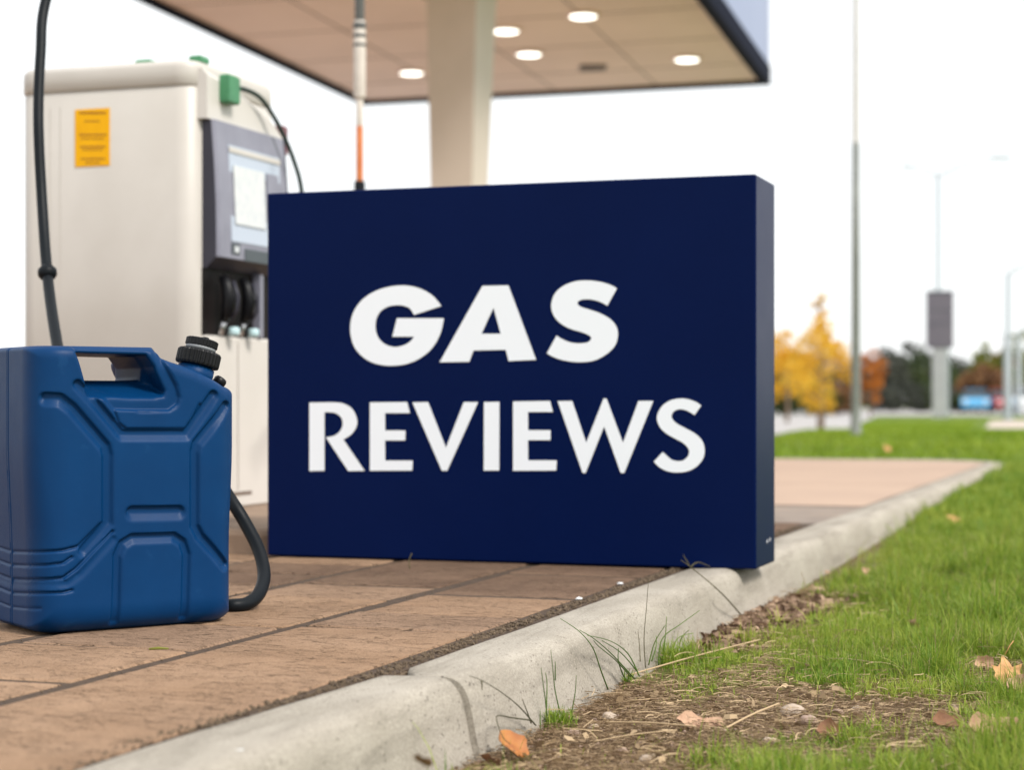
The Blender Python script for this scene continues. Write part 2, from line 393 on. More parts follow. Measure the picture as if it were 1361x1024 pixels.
for i in range(len(s_joint)-1):
    a, b = s_joint[i]+.0006, s_joint[i+1]-.0006
    near = a < 8; st = .03 if near else .15
    ss = np.r_[a, a+.0015, np.arange(a+.02, b-.02, st), b-.0015, b]
    rings = []
    oz = random.uniform(-.002, .002); op = random.uniform(-.003, .003)
    if i == 2: oz = .001; op = .006
    for s in ss:
        q, n = path_at(s); n = n/np.hypot(*n); ring = []
        e = .0010 if (s == a or s == b) else 0
        for (o_, h_) in prof:
            oo = o_+op; hh = h_+oz-e*(1 if h_ > -.1 else 0)
            if e: oo += e if o_ < .02 else 0
            if i == 2 and s-a < .07 and o_ < .06: oo += (.07-(s-a))*.62*(1-o_/.06)     # chipped inner corner
            if o_ < .03 and s-1.5 < 2.27: oo -= min(.037, .037*max(2.27-(s-1.5), 0)/.55)*(1-o_/.03)
            w = .0009*(fbm(np.array([s*1.0]), np.array([o_*3.0]), 6, 3, 5)[0]-.5)*2
            hh += w if h_ > -.15 else 0
            if .1 < o_: oo += .004*(vnoise(np.array([s]), np.array([h_*2.]), 2.3, 8)[0]-.5)
            x, y, _ = PD(q[0]+n[0]*oo, q[1]+n[1]*oo)
            ring.append((x, y, hh))
        rings.append(ring)
    # closed loft with flat caps
    kb.loft(rings, smooth=True, closed=False)
    base = len(kb.v)-len(rings)*len(prof)
    kb.f.append(tuple(base+k for k in range(len(prof)))); kb.sm.append(False)
    kb.f.append(tuple(base+(len(rings)-1)*len(prof)+k for k in range(len(prof)))[::-1]); kb.sm.append(False)
tagp(kb.build('kerb', M['kerb']), kind='structure')
# soil filling in the kerb joints
kj = MB()
for s in s_joint[1:7]:
    q, n = path_at(s); rings = []
    for ds_ in (-.0007, .0007):
        t = np.array([-n[1], n[0]]); ring = []
        for (o_, h_) in prof: x, y, _ = PD(q[0]+n[0]*o_*.985+t[0]*ds_, q[1]+n[1]*o_*.985+t[1]*ds_); ring.append((x, y, h_-.003))
        rings.append(ring)
    kj.loft(rings, closed=False)
tagp(kj.build('joint_mortar', M['mortar']), kind='structure')

# ================================================================ PAVEMENT
D_PAVE = 5.6
sand = MB(); x = [PD(-14,-1.5), PD(P_IN+.004,-1.5), PD(P_IN+.004,D_PAVE), PD(-14,D_PAVE)]
sand.add([(a,b,-.0024) for a,b,_ in x]+[(a,b,-.05) for a,b,_ in x], [(0,1,2,3),(0,4,5,1),(1,5,6,2),(2,6,7,3),(3,7,4,0)])
tagp(sand.build('sand', M['jointsand']), kind='structure')
rows = [-.995, -1.312, -1.63, -1.95, -2.27, -2.59, -2.91, -3.23, -3.55, -3.87, -4.19, -4.51, -4.83, -5.15]
def dj(px, py): x_, y_, _ = G(px, py); return toPD(x_, y_)[1]
fixed = {0: [dj(419,833), dj(540,816), dj(588,790)], 1: [dj(40,905), dj(130,860), dj(300,832)], 2: [dj(380,775)-.3]}
def slab(mb, p0, p1, d0, d1, z, j=.008, seed=0):
    j2 = j; jp = .0125; pts = []
    def edge(a, b, n):
        return [(a[0]+(b[0]-a[0])*k/n, a[1]+(b[1]-a[1])*k/n) for k in range(n)]
    c = [(p0+jp,d0+j2),(p1-jp,d0+j2),(p1-jp,d1-j2),(p0+jp,d1-j2)]
    for i in range(4):
        L_ = math.dist(c[i], c[(i+1)%4]); pts += edge(c[i], c[(i+1)%4], max(3, int(L_/.02)))
    P_ = np.array(pts); cen = P_.mean(0)
    off = (fbm(P_[:,0]+seed, P_[:,1], 25, 3, 2)-.5)*.006
    dirv = cen-P_; dirv /= np.hypot(*dirv.T)[:, None]
    rings = []
    tilt = random.uniform(-.0015,.0015), random.uniform(-.0015,.0015)
    for ins, dz in ((0,-.03),(0,-.008),(.002,-.003),(.006,0)):
        Q = P_+dirv*(ins+off)[:, None] if not isinstance(ins, tuple) else P_
        rings.append([(*PD(a, b)[:2], z+dz+(tilt[0]*(a-cen[0])/(p1-p0)+tilt[1]*(b-cen[1])/(d1-d0) if dz > -.02 else 0)) for a, b in Q])
    mb.loft(rings)
pv = [MB(), MB(), MB()]
for r in range(len(rows)-1):
    p1, p0 = rows[r], rows[r+1]
    js = [-1.5]; rr = random.Random(r*5+1)
    if r in fixed:
        fx = sorted(fixed[r]); d_ = fx[0]-.86 if r == 0 else fx[0]-.45
        while d_ > -1.2: js.append(d_); d_ -= .6
        js = sorted(js)+fx
        if r == 0: js = [v for v in js if v < 1.6 or v > 2.2]
    else:
        js.append(-1.5+rr.uniform(.2,.5))
    js = sorted(js)
    while js[-1] < D_PAVE-.4: js.append(js[-1]+rr.choice([.45,.45,.6,.24]))
    js.append(D_PAVE)
    for k in range(len(js)-1):
        if js[k+1]-js[k] < .05: continue
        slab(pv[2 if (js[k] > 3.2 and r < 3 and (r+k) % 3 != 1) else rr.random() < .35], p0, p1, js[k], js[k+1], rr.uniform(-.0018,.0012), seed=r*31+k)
tagp(pv[0].build('pavement', M['paver']), kind='structure')
tagp(pv[1].build('pavement', M['paver2']), kind='structure')
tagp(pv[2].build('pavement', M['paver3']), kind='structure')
# wide field of paving farther left
pl = MB(); x = [PD(-14,-1.5), PD(-5.155,-1.5), PD(-5.155,D_PAVE), PD(-14,D_PAVE)]
pl.add([(a,b,-.001) for a,b,_ in x]+[(a,b,-.04) for a,b,_ in x], [(0,1,2,3),(0,4,5,1),(1,5,6,2),(2,6,7,3),(3,7,4,0)])
tagp(pl.build('pavement', M['paver']), kind='structure')
# asphalt strip and concrete apron
def pdslab(name, p0, p1, d0, d1, z, m, th=.05):
    b = MB(); x = [PD(p0,d0), PD(p1,d0), PD(p1,d1), PD(p0,d1)]
    b.add([(a,c,z) for a,c,_ in x]+[(a,c,z-th) for a,c,_ in x], [(0,1,2,3),(0,4,5,1),(1,5,6,2),(2,6,7,3),(3,7,4,0)])
    return tagp(b.build(name, m), kind='structure')
pdslab('asphalt_strip', -14, P_IN, D_PAVE+.004, 6.55, -.004, M['asphalt'])
ap = MB()
dj_ = [6.554, 8.3, 10.1]
for k in range(3):
    d0 = dj_[k]; d1 = dj_[k+1] if k < 2 else 11.84
    ps_ = [P_IN-.002, -3.4, -6.2, -9, -12, -15.9]
    for i in range(5):
        pr = ps_[i]; plft = ps_[i+1]
        if k == 2 and i == 0:
            q = [(plft+.01, d0+.01), (pr, d0+.01), (pr, 11.34)]+[(cxp+(R0-.003)*math.cos(t), cdp+(R0-.003)*math.sin(t)) for t in np.linspace(0.05, PI/2, 10)]+[(plft+.01, 11.845)]
            v = [PD(a, b, 0) for a, b in q]; ap.add([(a,b,-.002) for a,b,_ in v], [tuple(range(len(v)))])
        else:
            v = [PD(a, b) for a, b in ((plft+.01,d0+.01),(pr-.0,d0+.01),(pr,d1-.005),(plft+.01,d1-.005))]
            ap.add([(a,b,-.002) for a,b,_ in v], [(0,1,2,3)])
tagp(ap.build('apron', M['apron']), kind='structure')
pdslab('apron_bed', -15.9, P_IN-.01, 6.56, 11.3, -.009, M['jointsand'], .1)

fc = MB(); fy = [12.9, 24.6]; q = [(-16,fy[0]+4),(-16,fy[1]),(.118*fy[1],fy[1]),(.118*fy[0],fy[0])]
fc.add([(a,b,.006) for a,b in q]+[(a,b,-.06) for a,b in q], [(3,2,1,0),(0,1,5,4),(1,2,6,5),(2,3,7,6),(3,0,4,7)])
tagp(fc.build('forecourt', M['apron']), kind='structure')
# road, path beyond
def sheet(name, xy, dz, m, n=30):
    """sheet following the terrain: xy = 4 corners"""
    a, b, c, d = [np.array(q, float) for q in xy]
    u = np.linspace(0, 1, n)**1.6; v = np.linspace(0, 1, n)
    U, V = np.meshgrid(u, v, indexing='ij')
    Q = (a*(1-V)[...,None]+b*V[...,None])*(1-U)[...,None]+(d*(1-V)[...,None]+c*V[...,None])*U[...,None]
    z = ground_z(Q[...,0], Q[...,1])+dz
    ii = np.arange(n*n).reshape(n, n); f = np.stack([ii[:-1,:-1], ii[:-1,1:], ii[1:,1:], ii[1:,:-1]], -1).reshape(-1,4)
    return tagp(npmesh(name, np.stack([Q[...,0],Q[...,1],z],-1).reshape(-1,3), f, m, smooth=True), kind='structure')
sheet('road', [(-60,20),(3.0,21.6),(17.5,90),(-60,90)], .012, M['road'], 60)
sheet('path', [(9.2,37),(14,39),(30,74),(16.8,66)], .014, M['pathm'], 30)
sheet('road', [(17.6,90.2),(60,95),(120,190),(-120,190)], .016, M['road'], 30)

# ================================================================ GRASS
def blades(x, y, z, h, w, lean, tint, name, m, seg=3):
    n = len(x); az = RNG.uniform(0, 2*PI, n); face = az+PI/2+RNG.normal(0, .5, n)
    lv = np.linspace(0, 1, seg+1); V = []; T = []
    for k, t in enumerate(lv):
        ox = np.cos(az)*lean*h*t**1.8; oy = np.sin(az)*lean*h*t**1.8; oz = h*t*(1-.35*np.clip(lean,0,1.4)*t)
        if k < seg:
            ww = w*(1-t**1.5*.6)*.5
            V += [np.stack([x+ox-np.cos(face)*ww, y+oy-np.sin(face)*ww, z+oz], -1), np.stack([x+ox+np.cos(face)*ww, y+oy+np.sin(face)*ww, z+oz], -1)]
        else: V += [np.stack([x+ox, y+oy, z+oz], -1)]
    nv = 2*seg+1; V = np.stack(V, 1).reshape(-1, 3); base = (np.arange(n)*nv)[:, None]
    tri = []
    for k in range(seg-1): tri += [[2*k,2*k+1,2*k+3],[2*k,2*k+3,2*k+2]]
    tri += [[2*seg-2,2*seg-1,2*seg]]
    Fc = (base[:, :, None]+np.array(tri)[None]).reshape(-1, 3)
    return npmesh(name, V, Fc, m, attr={'tint': np.repeat(tint, nv)})
def scatter(y0, y1, dens, margin=.17, pmin=-.835, xr=(CX+60)/F):
    n = int((y1-y0)*(y1*(xr+margin)*1.0+2)*dens)
    y = RNG.uniform(y0, y1, n); x = RNG.uniform(-1.2, y1*(xr+margin), n)
    p, d = toPD(x, y)
    k = (p > pmin) & (x < y*(xr+margin)+.15) & (x > y*(-.08))
    return x[k], y[k]
allb = []
def region(y0, y1, dens, hm, wm, seg, name, far=False, mm=None):
    x, y = scatter(y0, y1, dens); L_ = lushness(x, y); p, d = toPD(x, y)
    clump = fbm(x, y, 9, 3, 11)
    keep = RNG.uniform(0, 1, len(x)) < np.clip(L_**1.5*(.35+1.1*clump)+.02, 0, 1)
    edge = sstep(-.82, -.62-.10*fbm(x, y, 7, 2, 41), p); keep &= RNG.uniform(0, 1, len(x)) < np.where((y < 6.5), .08+.92*edge, 1)
    keep &= ~((d > 12.05) & (y > 12.1) & ((y > 19.5) & (x < 3.0+(y-21.6)*.212)))
    keep &= (p > -.828) | (d > 12.2)
    x, y, L_, clump, p = x[keep], y[keep], L_[keep], clump[keep], p[keep]
    n = len(x); big = fbm(x, y, 1.3, 2, 21)
    h = hm*(.35+.65*L_)*(.30+2.2*clump**2)*RNG.uniform(.45, 1.35, n)*(.75+.45*sstep(-.75, .2, p))
    w = wm*RNG.uniform(.6, 1.3, n); lean = np.abs(RNG.normal(.55, .5, n))
    tint = np.clip(RNG.normal(.42, .26, n)+(1-L_)*.45+(big-.5)*.6, 0, 1)
    return blades(x, y, ground_z(x, y)-.002, h, w, lean, tint, name, mm or M['grassfar' if far else 'grass'], seg)
for (y0, y1, dn, hm, wm, sg) in ((1.9,3.7,46000,.043,.0019,3),(3.7,6.2,26000,.055,.0028,3),(6.2,12.4,6500,.055,.006,2)):
    tagp(region(y0, y1, dn, hm, wm, sg, 'grass'), 'short green lawn grass growing beside the kerb', 'grass', kind='stuff')
for (y0, y1, dn, hm, wm) in ((1.9,3.7,3600,.05,.0012),(3.7,6.2,1700,.06,.0018)):
    tagp(region(y0, y1, dn, hm, wm, 3, 'grass', mm=M['straw']), 'dead straw coloured blades standing among the green lawn', 'dry grass', kind='stuff')
for (y0, y1, dn, hm, wm) in ((2.2,3.7,2600,.075,.0014),(3.7,6.5,1500,.085,.002)):
    tagp(region(y0, y1, dn, hm, wm, 4, 'grass'), 'longer ragged green blades standing above the lawn', 'grass', kind='stuff')
# far grass strip
n = 90000; y = 12.3+RNG.uniform(0, 1, n)**1.3*50; xmin = np.where(y < 21.5, -14, 3.1+(y-21.6)*.212); x = RNG.uniform(0, 1, n)*(np.maximum(y*.36, 6)-xmin)+xmin
p, d = toPD(x, y); pathk = (x > 8.8+(y-37)*.262) & (x < 14.2+(y-39)*.457) & (y > 37) & (y < 75)
k = (d > 12.2) & ~pathk & (x > y*.12); x, y = x[k], y[k]
big = fbm(x, y, .4, 3, 31)
tagp(blades(x, y, ground_z(x, y)-.003, RNG.uniform(.03,.07,len(x)), .008+y*.0008, np.abs(RNG.normal(.5,.3,len(x))), np.clip(RNG.normal(.4,.2,len(x))+(big-.5), 0, 1), 'grass', M['grassfar'], 2),
     'bright green grass strip beyond the paved apron', 'grass', kind='stuff')

# dry thatch: thin curved fibres lying on the bare soil
def fibres(n, sampler, lmin, lmax, w, name, m, lift=.006, seg=4, tmu=.5):
    x, y = sampler(n); n = len(x); az = RNG.uniform(0, 2*PI, n); L_ = RNG.uniform(lmin, lmax, n)*RNG.uniform(.4,1,n); bend = RNG.normal(0, 1.3, n); el = np.abs(RNG.normal(0, .28, n))
    cx, cy = x.copy(), y.copy(); cz = ground_z(x, y)+RNG.uniform(0, lift, n); V = []; a = az.copy(); e = el.copy()
    ww = w*RNG.uniform(.5, 1.4, n); tw = RNG.uniform(0, PI, n)
    for k in range(seg+1):
        sx = -np.sin(a)*np.cos(tw)*ww/2; sy = np.cos(a)*np.cos(tw)*ww/2; sz = np.sin(tw)*ww/2
        V += [np.stack([cx-sx, cy-sy, cz-sz], -1), np.stack([cx+sx, cy+sy, cz+sz], -1)]
        cx = cx+np.cos(a)*L_/seg*np.cos(e); cy = cy+np.sin(a)*L_/seg*np.cos(e); cz = np.maximum(cz+np.sin(e)*L_/seg, ground_z(cx, cy)+.0005)
        a = a+bend/seg; e = e-el*1.7/seg
    V = np.stack(V, 1).reshape(-1, 3); base = (np.arange(n)*(2*seg+2))[:, None]
    q = [[2*k, 2*k+1, 2*k+3, 2*k+2] for k in range(seg)]
    Fc = (base[:, :, None]+np.array(q)[None]).reshape(-1, 4)
    tint = np.clip(RNG.normal(tmu, .3, n), 0, 1)
    return npmesh(name, V, Fc, m, attr={'tint': np.repeat(tint, 2*seg+2)})
def bare_sampler(thr=.0, y0=2.0, y1=4.6):
    def f(n):
        x, y = scatter(y0, y1, n/4.0); L_ = lushness(x, y)
        k = RNG.uniform(0, 1, len(x)) < np.clip(1-L_+thr, 0, 1)
        return x[k], y[k]
    return f
tagp(fibres(150000, bare_sampler(.04), .008, .03, .0009, 'thatch', M['straw'], .010, tmu=.3), 'dry brown thatch tangled over the bare soil patch', 'dry grass', kind='stuff')
tagp(fibres(4200, bare_sampler(.3), .02, .075, .0011, 'thatch', M['straw'], .026, tmu=.75), 'pale dead grass straws scattered through the lawn', 'dry grass', kind='stuff')
tagp(fibres(1500, bare_sampler(.06), .008, .026, .009, 'leaf_litter', M['straw'], .012, 2, tmu=.62), 'small torn scraps of dry leaf strewn over the bare soil', 'leaf litter', kind='stuff')
# bark mulch at the kerb foot
def mulch_sampler(n):
    px = RNG.normal(995, 46, n); py = RNG.normal(0, 10, n)+836-(px-985)*.30; z = -.10
    Y = (CZ-z)*F/(py-HY); x = (px-CX)/F*Y; p, d = toPD(x, Y); k = (p > -.83); return x[k], Y[k]
tagp(fibres(1500, mulch_sampler, .012, .04, .013, 'mulch', M['chipbark'], .014, 2, tmu=.4), 'brown bark chips heaped against the kerb foot beside the sign', 'mulch', kind='stuff')

# lumps: pebbles, crumbs
def lumps(n, xs, ys, zs, r, name, m):
    ico = [(0,0,-1),(.72,-.53,-.45),(-.28,-.85,-.45),(-.89,0,-.45),(-.28,.85,-.45),(.72,.53,-.45),(.28,-.85,.45),(-.72,-.53,.45),(-.72,.53,.45),(.28,.85,.45),(.89,0,.45),(0,0,1)]
    fc = [(0,1,2),(1,0,5),(0,2,3),(0,3,4),(0,4,5),(1,5,10),(2,1,6),(3,2,7),(4,3,8),(5,4,9),(1,10,6),(2,6,7),(3,7,8),(4,8,9),(5,9,10),(6,10,11),(7,6,11),(8,7,11),(9,8,11),(10,9,11)]
    I = np.array(ico)[None]*(r[:,None,None])*RNG.uniform(.55, 1.25, (n,12,1))*RNG.uniform(.6,1.2,(n,1,3))
    V = I+np.stack([xs, ys, zs], -1)[:, None]; V = V.reshape(-1, 3)
    Fc = ((np.arange(n)*12)[:, None, None]+np.array(fc)[None]).reshape(-1, 3)
    return npmesh(name, V, Fc, m)
n = 5200; d = RNG.uniform(1.2, 5.4, n); p = P_IN-.014+RNG.normal(0, .0075, n); p = np.minimum(p, P_IN+.002)
bulk = vnoise(d, d*0, 9, 4); p = p-.006*bulk-np.clip(.037*(2.27-d)/.55, 0, .037)
xs, ys = p*CA+d*SA, -p*SA+d*CA
tagp(lumps(n, xs, ys, -.004+RNG.uniform(-.004,.003,n)+.003*bulk, RNG.uniform(.0012,.0042,n), 'soil', M['soil']), 'crumbly brown soil filling the joint between pavers and kerb', 'soil', kind='stuff')
# the pocket of soil at the chipped kerb corner
n = 500; d = RNG.uniform(2.285, 2.36, n); p = P_IN+RNG.uniform(-.012, .03, n)*(2.37-d)/.08
xs, ys = p*CA+d*SA, -p*SA+d*CA
tagp(lumps(n, xs, ys, -.008+RNG.uniform(-.004,.004,n), RNG.uniform(.0015,.004,n), 'soil', M['soil']), 'dark soil packed in the chipped corner of the kerb joint', 'soil', kind='stuff')
x, y = bare_sampler(.0)(9000); n = len(x)
tagp(lumps(n, x, y, ground_z(x, y)+.001, RNG.uniform(.001,.0035,n), 'gravel', M['pebble2']), 'fine grit and crumbs strewn over the bare soil', 'grit', kind='stuff')
# thin grit on pavers near joint lines
n = 500; d = RNG.uniform(1.4, 4.5, n); p = RNG.choice([-1.312,-1.63,P_IN-.03], n)+RNG.normal(0,.012,n)
tagp(lumps(n, p*CA+d*SA, -p*SA+d*CA, np.full(n,-.0005), RNG.uniform(.0006,.0018,n), 'grit', M['soil']), 'loose brown grit along the joints of the paving', 'grit', kind='stuff')

# ================================================================ SIGN
SW, SH, SD = 1.151, .843, .207
sx, sy, _ = (.519, 4.0, 0); sz0 = .0035
sign = thing('sign', 'large navy box sign with white lettering standing on the pavers and kerb', 'sign', (sx, sy, sz0), -A)   # local x = P, origin at right front corner
b = MB(); r_ = .004
def rr2(x0, x1, y0, y1, r, n=4):
    out = []
    for cx_, cy_, a0 in ((x1-r,y0+r,-PI/2),(x1-r,y1-r,0),(x0+r,y1-r,PI/2),(x0+r,y0+r,PI)):
        out += [(cx_+r*math.cos(a0+PI/2*k/n), cy_+r*math.sin(a0+PI/2*k/n)) for k in range(n+1)]
    return out
rings = []
for ins, z in ((r_,0),(r_*.3,r_*.3),(0,r_),(0,SH-r_),(r_*.3,SH-r_*.3),(r_,SH)):
    rings.append([(x, y, z) for x, y in rr2(-SW+ins, -ins, ins, SD-ins, max(r_-ins,.0008)+.0005)])
b.loft(rings); b.build('cabinet', M['navy'], sign)
# lettering
def dens(pts):
    """pts (x,y,'c'|'s') closed; smooth runs through Catmull-Rom, corners break"""
    n = len(pts); out = []
    for i in range(n):
        p0, p1, p2, p3 = pts[(i-1)%n], pts[i], pts[(i+1)%n], pts[(i+2)%n]
        b_, c_ = np.array(p1[:2], float), np.array(p2[:2], float)
        if p1[2] == 'c' and p2[2] == 'c': out.append(tuple(b_)); continue
        m1 = (c_-b_) if p1[2] == 'c' else (c_-np.array(p0[:2]))/2
        m2 = (c_-b_) if p2[2] == 'c' else (np.array(p3[:2])-b_)/2
        for k in range(6):
            t = k/6; out.append(tuple((2*t**3-3*t*t+1)*b_+(t**3-2*t*t+t)*m1+(-2*t**3+3*t*t)*c_+(t**3-t*t)*m2))
    return out
def L(txt, ox, oy):
    out = []
    for tk in txt.split():
        x, y, t = tk.split(','); out.append((ox+float(x)/6.805, oy+float(y)/6.805, t))
    return out
def C(txt, ox=0, oy=0, s=6.805):
    return [(ox+float(a)/s, oy+float(b)/s, 'c') for a, b in (t.split(',') for t in txt.split())]
gas = [
 [L('930,320,c 905,285,s 850,225,s 760,170,s 660,140,s 570,133,s 460,145,s 340,182,s 230,250,s 155,340,s 118,430,s 107,520,s 115,600,s 145,690,s 210,770,s 300,828,s 400,855,s 490,860,s 600,848,s 710,808,s 810,740,s 880,655,s 925,560,s 945,480,s 952,430,c 530,430,c 488,597,c 685,597,c 650,640,s 590,675,s 510,690,s 430,670,s 370,620,s 342,560,s 335,500,s 345,430,s 385,365,s 450,325,s 530,312,s 600,320,s 650,345,s 685,400,c', 450, 360)],
 [C('641.4,380.1 675.8,379.4 712.7,478.5 676.3,480.2 672.3,465.1 629.6,466.1 624.1,481.2 584.5,481.7', s=1), C('656.2,409.2 665.7,443.8 640,443.8', s=1)],
 [L('1293,160,c 1240,130,s 1140,100,s 1020,88,s 900,100,s 790,150,s 725,220,s 700,310,s 715,390,s 770,465,s 860,520,s 960,552,s 1030,578,s 1062,607,s 1035,645,s 965,657,s 880,650,s 800,620,s 748,588,c 660,748,c 730,785,s 830,815,s 960,828,s 1090,812,s 1200,755,s 1275,680,s 1302,590,s 1290,510,s 1235,440,s 1140,385,s 1040,350,s 965,325,s 937,298,s 955,270,s 1020,258,s 1100,268,s 1160,290,s 1208,317,c', 630, 360)]]
rev = [
 [L('78,105,c 310,103,s 400,120,s 470,170,s 508,260,s 500,330,s 455,395,s 385,440,c 578,723,c 430,725,c 228,420,c 300,405,s 350,370,s 378,310,s 368,245,s 320,203,s 255,192,s 215,193,c 215,722,c 78,725,c', 400, 520)],
 [C('625,103 960,100 988,200 762,200 762,357 945,357 945,448 762,448 762,630 1012,630 1008,720 625,722', 400, 520)],
 [C('548.4,535.1 569,534.7 592.9,595.7 616.7,534.7 635.5,534.7 594.7,626.1 587.6,626.1', s=1)],
 [C('432,100 570,98 570,720 430,720', 580, 520)],
 [C('695,95 1028,90 1055,190 830,190 830,355 1033,355 1033,445 830,445 830,628 1088,628 1085,720 695,722', 580, 520)],
 [C('10,92 140,90 267,470 425,68 450,68 600,470 740,90 873,90 612,742 580,742 430,320 262,742 235,742', 740, 520)],
 [L('1307,132,c 1260,100,s 1190,75,s 1120,68,s 1030,85,s 955,135,s 912,210,s 910,270,s 940,335,s 1000,390,s 1080,435,s 1150,475,s 1195,530,s 1190,585,s 1150,625,s 1100,635,s 1040,622,s 1000,590,s 960,552,c 878,640,c 930,690,s 1000,725,s 1090,738,s 1190,725,s 1270,680,s 1325,610,s 1338,530,s 1315,450,s 1250,385,s 1160,335,s 1080,290,s 1040,240,s 1055,190,s 1110,165,s 1170,175,s 1210,195,s 1248,218,c', 740, 520)]]
def on_sign(px, py):
    k = (px-CX)/F       # X = k Y ; point = (sx - u CA, sy + u SA)
    u = (sx-k*sy)/(CA+k*SA); Y = sy+u*SA
    return -u, CZ+(HY-py)/F*Y-sz0
def lettering(word):
    cu = bpy.data.curves.new('lettering', 'CURVE'); cu.dimensions = '2D'; cu.fill_mode = 'BOTH'; cu.extrude = .0006
    for letter in word:
        for ct in letter:
            pts = dens(ct); sp = cu.splines.new('POLY'); sp.points.add(len(pts)-1)
            for i, (a, c) in enumerate(pts):
                u, v = on_sign(a, c); sp.points[i].co = (u, v, 0, 1)
            sp.use_cyclic_u = True
    tmp = bpy.data.objects.new('tmp', cu); COL.objects.link(tmp)
    dg = bpy.context.evaluated_depsgraph_get(); me = bpy.data.meshes.new_from_object(tmp.evaluated_get(dg))
    bpy.data.objects.remove(tmp)
    me.transform(Matrix.Translation((0,-.0009,0)) @ Matrix.Rotation(PI/2, 4, 'X'))
    me.materials.clear(); me.materials.append(M['white_vinyl']); me.name = 'lettering'
    o = bpy.data.objects.new('lettering', me); COL.objects.link(o); o.parent = sign; return o
lettering(gas)['label'] = 'white bold italic letters reading GAS'
lettering(rev)['label'] = 'white capital letters reading REVIEWS'
b = MB()   # two small rivets low on the narrow side
for zz, yy in ((.052,.12),(.054,.15)):
    b.add(*(lambda c: ([(x+.0004,y,z) for x,y,z in c], [(0,1,2,3,4,5,6,7)]))([(0, yy+.007*math.cos(t), zz+.005*math.sin(t)) for t in [2*PI*k/8 for k in range(8)]]))
b.build('rivet', M['white_dot'], sign)

# ================================================================ JERRYCAN (signed-distance body)
TH = math.radians(35); UX, UY = math.cos(TH), math.sin(TH)
JX, JY = -.732, 2.87; JW, JT, JH = .362, .240, .4476; JR = .060
def can_uz(px, py, v=0.0):
    k = (px-CX)/F; bx, by = JX-UY*v, JY+UX*v
    u = (k*by-bx)/(UX-k*UY); Y = by+u*UY
    return u, CZ+(HY-py)/F*Y
def can_sz(px, py):
    """perimeter coordinate on the rounded body: s=u on the face, <JR round the near corner and along the narrow side"""
    k = (px-CX)/F; best = None
    u, z = can_uz(px, py)
    if u >= JR: return u, z
    lo = JR-JR*PI/2-(JT/2-JR)
    ss = np.linspace(lo, JR, 400); pu, pv_ = s_to_uv(ss)
    X = JX+UX*pu-UY*pv_; Y = JY+UY*pu+UX*pv_; e = np.abs(X/Y-k); i = int(np.argmin(e))
    return float(ss[i]), CZ+(HY-py)/F*float(Y[i])
def s_to_uv(s):
    s = np.asarray(s, float); th = np.clip((JR-s)/JR, 0, PI/2)
    u = np.where(s >= JR, s, JR-JR*np.sin(th)); v = np.where(s >= JR, 0, JR-JR*np.cos(th))
    ex = np.maximum((JR-JR*PI/2)-s, 0); return u, v+ex
def uv_to_s(u, v):
    v = np.minimum(v, JT-v)
    th = np.arctan2(np.maximum(JR-u, 0), np.maximum(JR-v, 1e-9))
    s = np.where((u >= JR), u, JR-JR*th)
    s = np.where((u < JR) & (v > JR), JR-JR*PI/2-(v-JR), s); return s
def seg_d(x, y, poly, closed=False):
    d = np.full(x.shape, 1e9); n = len(poly)
    for i in range(n if closed else n-1):
        a, b_ = poly[i], poly[(i+1)%n]; dx, dy = b_[0]-a[0], b_[1]-a[1]; L2 = dx*dx+dy*dy+1e-12
        t = np.clip(((x-a[0])*dx+(y-a[1])*dy)/L2, 0, 1); d = np.minimum(d, np.hypot(x-a[0]-t*dx, y-a[1]-t*dy))
    return d
def seg_dn(x, y, poly):
    d = np.full(x.shape, 1e9); up = np.zeros(x.shape)
    for i in range(len(poly)-1):
        a, b_ = poly[i], poly[i+1]; dx, dy = b_[0]-a[0], b_[1]-a[1]; L2 = dx*dx+dy*dy+1e-12
        t = np.clip(((x-a[0])*dx+(y-a[1])*dy)/L2, 0, 1); ey = y-a[1]-t*dy; q = np.hypot(x-a[0]-t*dx, ey); m_ = q < d
        d = np.where(m_, q, d); up = np.where(m_, ey/np.maximum(q, 1e-6), up)
    return d, up
def poly_sd(x, y, poly):
    d = seg_d(x, y, poly, True); ins = np.zeros(x.shape, bool); n = len(poly); j = n-1
    for i in range(n):
        xi, yi = poly[i]; xj, yj = poly[j]
        c = ((yi > y) != (yj > y)) & (x < (xj-xi)*(y-yi)/((yj-yi) if yj != yi else 1e-12)+xi); ins ^= c; j = i
    return np.where(ins, -d, d)
def smax(a, b_, k): h = np.clip(.5+.5*(a-b_)/k, 0, 1); return b_*(1-h)+a*h+k*h*(1-h)
def smin(a, b_, k): return -smax(-a, -b_, k)
SZ = lambda L_: [can_sz(*q) for q in L_]
UZ = lambda L_, v=0: [can_uz(*q, v) for q in L_]
